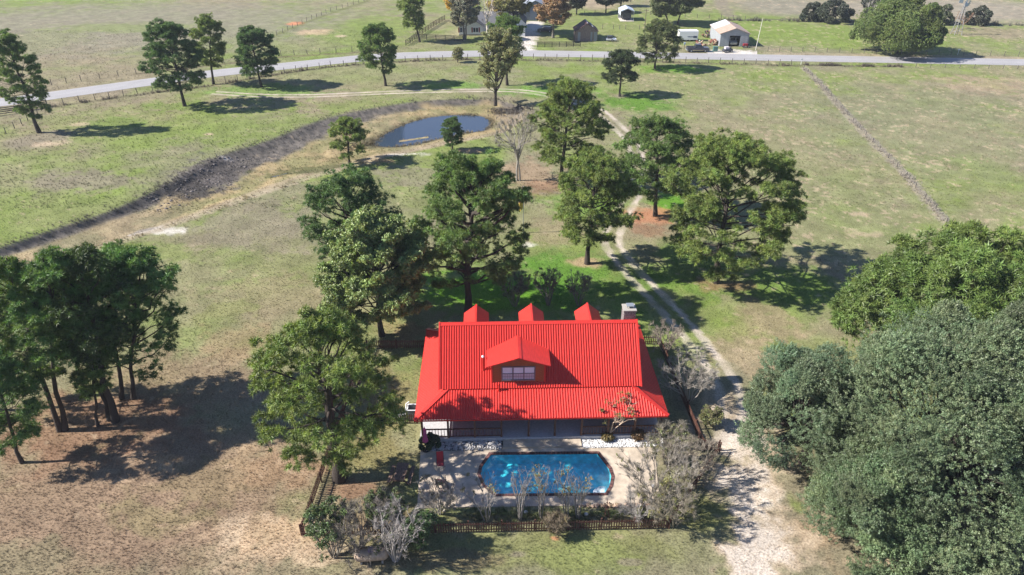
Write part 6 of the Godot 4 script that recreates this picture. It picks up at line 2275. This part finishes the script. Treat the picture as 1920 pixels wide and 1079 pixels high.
	slab("crossarm", v, Vector3(0, 6.1, 0), Vector3(1.4, 0.1, 0.1), mats.old_wood)
	v = thing("utility_pedestal", "pale utility pedestal at the roadside left of the pickup", "utility post", spot(1283, 91))
	slab("post", v, Vector3(0, 0.6, 0), Vector3(0.12, 1.2, 0.12), mats.old_wood)
	slab("box", v, Vector3(0, 1.25, 0), Vector3(0.4, 0.5, 0.3), mat("pedestal_blue", lin(0.35, 0.45, 0.55), 0.5))
	v = thing("road_sign", "small pale sign on a post in the shade of the big oak", "sign", spot(1796, 103))
	slab("post", v, Vector3(0, 0.7, 0), Vector3(0.06, 1.4, 0.06), mats.white_paint)
	slab("plate", v, Vector3(0, 1.3, 0.04), Vector3(0.7, 0.25, 0.03), mats.white_paint)
	v = thing("road_sign", "small white marker at the corner of the pasture fence", "sign", spot(1502, 121))
	slab("post", v, Vector3(0, 0.6, 0), Vector3(0.08, 1.2, 0.08), mats.white_paint)
	slab("plate", v, Vector3(0, 1.2, 0.05), Vector3(0.4, 0.4, 0.03), mats.white_paint)
	# the big windmill
	var p := spot(1793, 65)
	v = thing("farm_windmill", "tall grey metal windmill in the pasture beyond the road", "windmill", p)
	var steel := mat("windmill_steel", lin(0.22, 0.22, 0.23), 0.5)
	s = Shape.new()
	for q in [Vector3(-1.0, 0, 1.0), Vector3(1.0, 0, 1.0), Vector3(1.0, 0, -1.0), Vector3(-1.0, 0, -1.0)]:
		s.beam(q, Vector3(q.x * 0.12, 8.2, q.z * 0.12), 0.13, 0.13)
	for i in 5:
		var y := 0.9 + 1.5 * i
		var w := 1.0 * (1.0 - 0.88 * y / 8.2)
		for k in [-1.0, 1.0]:
			s.beam(Vector3(-w, y, w * k), Vector3(w, y + (0.9 if i % 2 == 0 else 0.0), w * k), 0.07, 0.07)
			s.beam(Vector3(w * k, y, -w), Vector3(w * k, y + (0.9 if i % 2 == 1 else 0.0), w), 0.07, 0.07)
	part("tower", s, steel, v)
	for i in 12:
		s = Shape.new()
		var a1 := TAU * i / 12.0
		var d := Vector3(cos(a1), sin(a1), 0).rotated(Vector3.UP, 0.5)
		var e := Vector3(-sin(a1), cos(a1), 0.3).rotated(Vector3.UP, 0.5)
		var c := Vector3(0.3, 8.6, 0.5)
		s.quad(c + d * 0.35 - e * 0.09, c + d * 1.25 - e * 0.25, c + d * 1.25 + e * 0.25, c + d * 0.35 + e * 0.09)
		part("blade", s, mat("blade_steel", lin(0.36, 0.42, 0.48), 0.4), v)
	slab("tail", v, Vector3(-1.1, 8.6, -0.4), Vector3(1.1, 0.8, 0.04), mat("blade_steel", lin(0.36, 0.42, 0.48), 0.4))

func tilted_sheet(w: float) -> ArrayMesh:
	var s := Shape.new()
	var k := 1.3 / (w / 2.0)
	var x0 := -w / 2.0 - 0.25
	var y := func(x: float) -> float: return 4.5 + 0.15 + x * k
	s.quad(Vector3(x0, y.call(x0), -6.0), Vector3(-0.05, y.call(-0.05), -6.0), Vector3(-0.05, y.call(-0.05), -11.75), Vector3(x0, y.call(x0), -11.75))
	return s.mesh()

func _ready() -> void:
	var cam := Camera3D.new()
	cam.name = "camera"
	add_child(cam)
	cam.position = Vector3(0, EYE, 0)
	cam.rotation = Vector3(-TILT, 0, 0)
	cam.fov = rad_to_deg(2.0 * atan(539.5 / F))
	cam.near = 0.1
	cam.far = 8000.0
	cam.current = true
	env = Environment.new()
	env.background_mode = Environment.BG_SKY
	env.sky = Sky.new()
	var sm := ProceduralSkyMaterial.new()
	sm.sky_top_color = lin(0.10, 0.19, 0.42)
	sm.sky_horizon_color = lin(0.66, 0.76, 0.90)
	sm.sky_curve = 0.15
	sm.ground_bottom_color = lin(0.16, 0.15, 0.10)
	sm.ground_horizon_color = lin(0.5, 0.53, 0.5)
	env.sky.sky_material = sm
	env.background_energy_multiplier = 0.58
	env.tonemap_mode = Environment.TONE_MAPPER_LINEAR
	env.tonemap_exposure = 2.2
	env.sdfgi_enabled = true
	env.ssao_enabled = true
	env.ssil_enabled = true
	env.fog_enabled = true
	env.fog_light_color = lin(0.70, 0.78, 0.90)
	env.fog_density = 0.0002
	var we := WorldEnvironment.new()
	we.name = "world"
	we.environment = env
	add_child(we)
	var sun := DirectionalLight3D.new()
	sun.name = "sun"
	sun.basis = Basis.looking_at(Vector3(0.784, -0.618, -0.06).normalized())
	sun.light_energy = 1.55
	sun.light_color = lin(1.0, 0.945, 0.87)
	sun.light_angular_distance = 0.5
	sun.shadow_enabled = true
	add_child(sun)
	plan_pool()
	make_ground()
	make_roads()
	make_house()
	make_pool()
	make_trees()
	make_shrubs()
	make_yard()
	make_far()
	make_weeds()
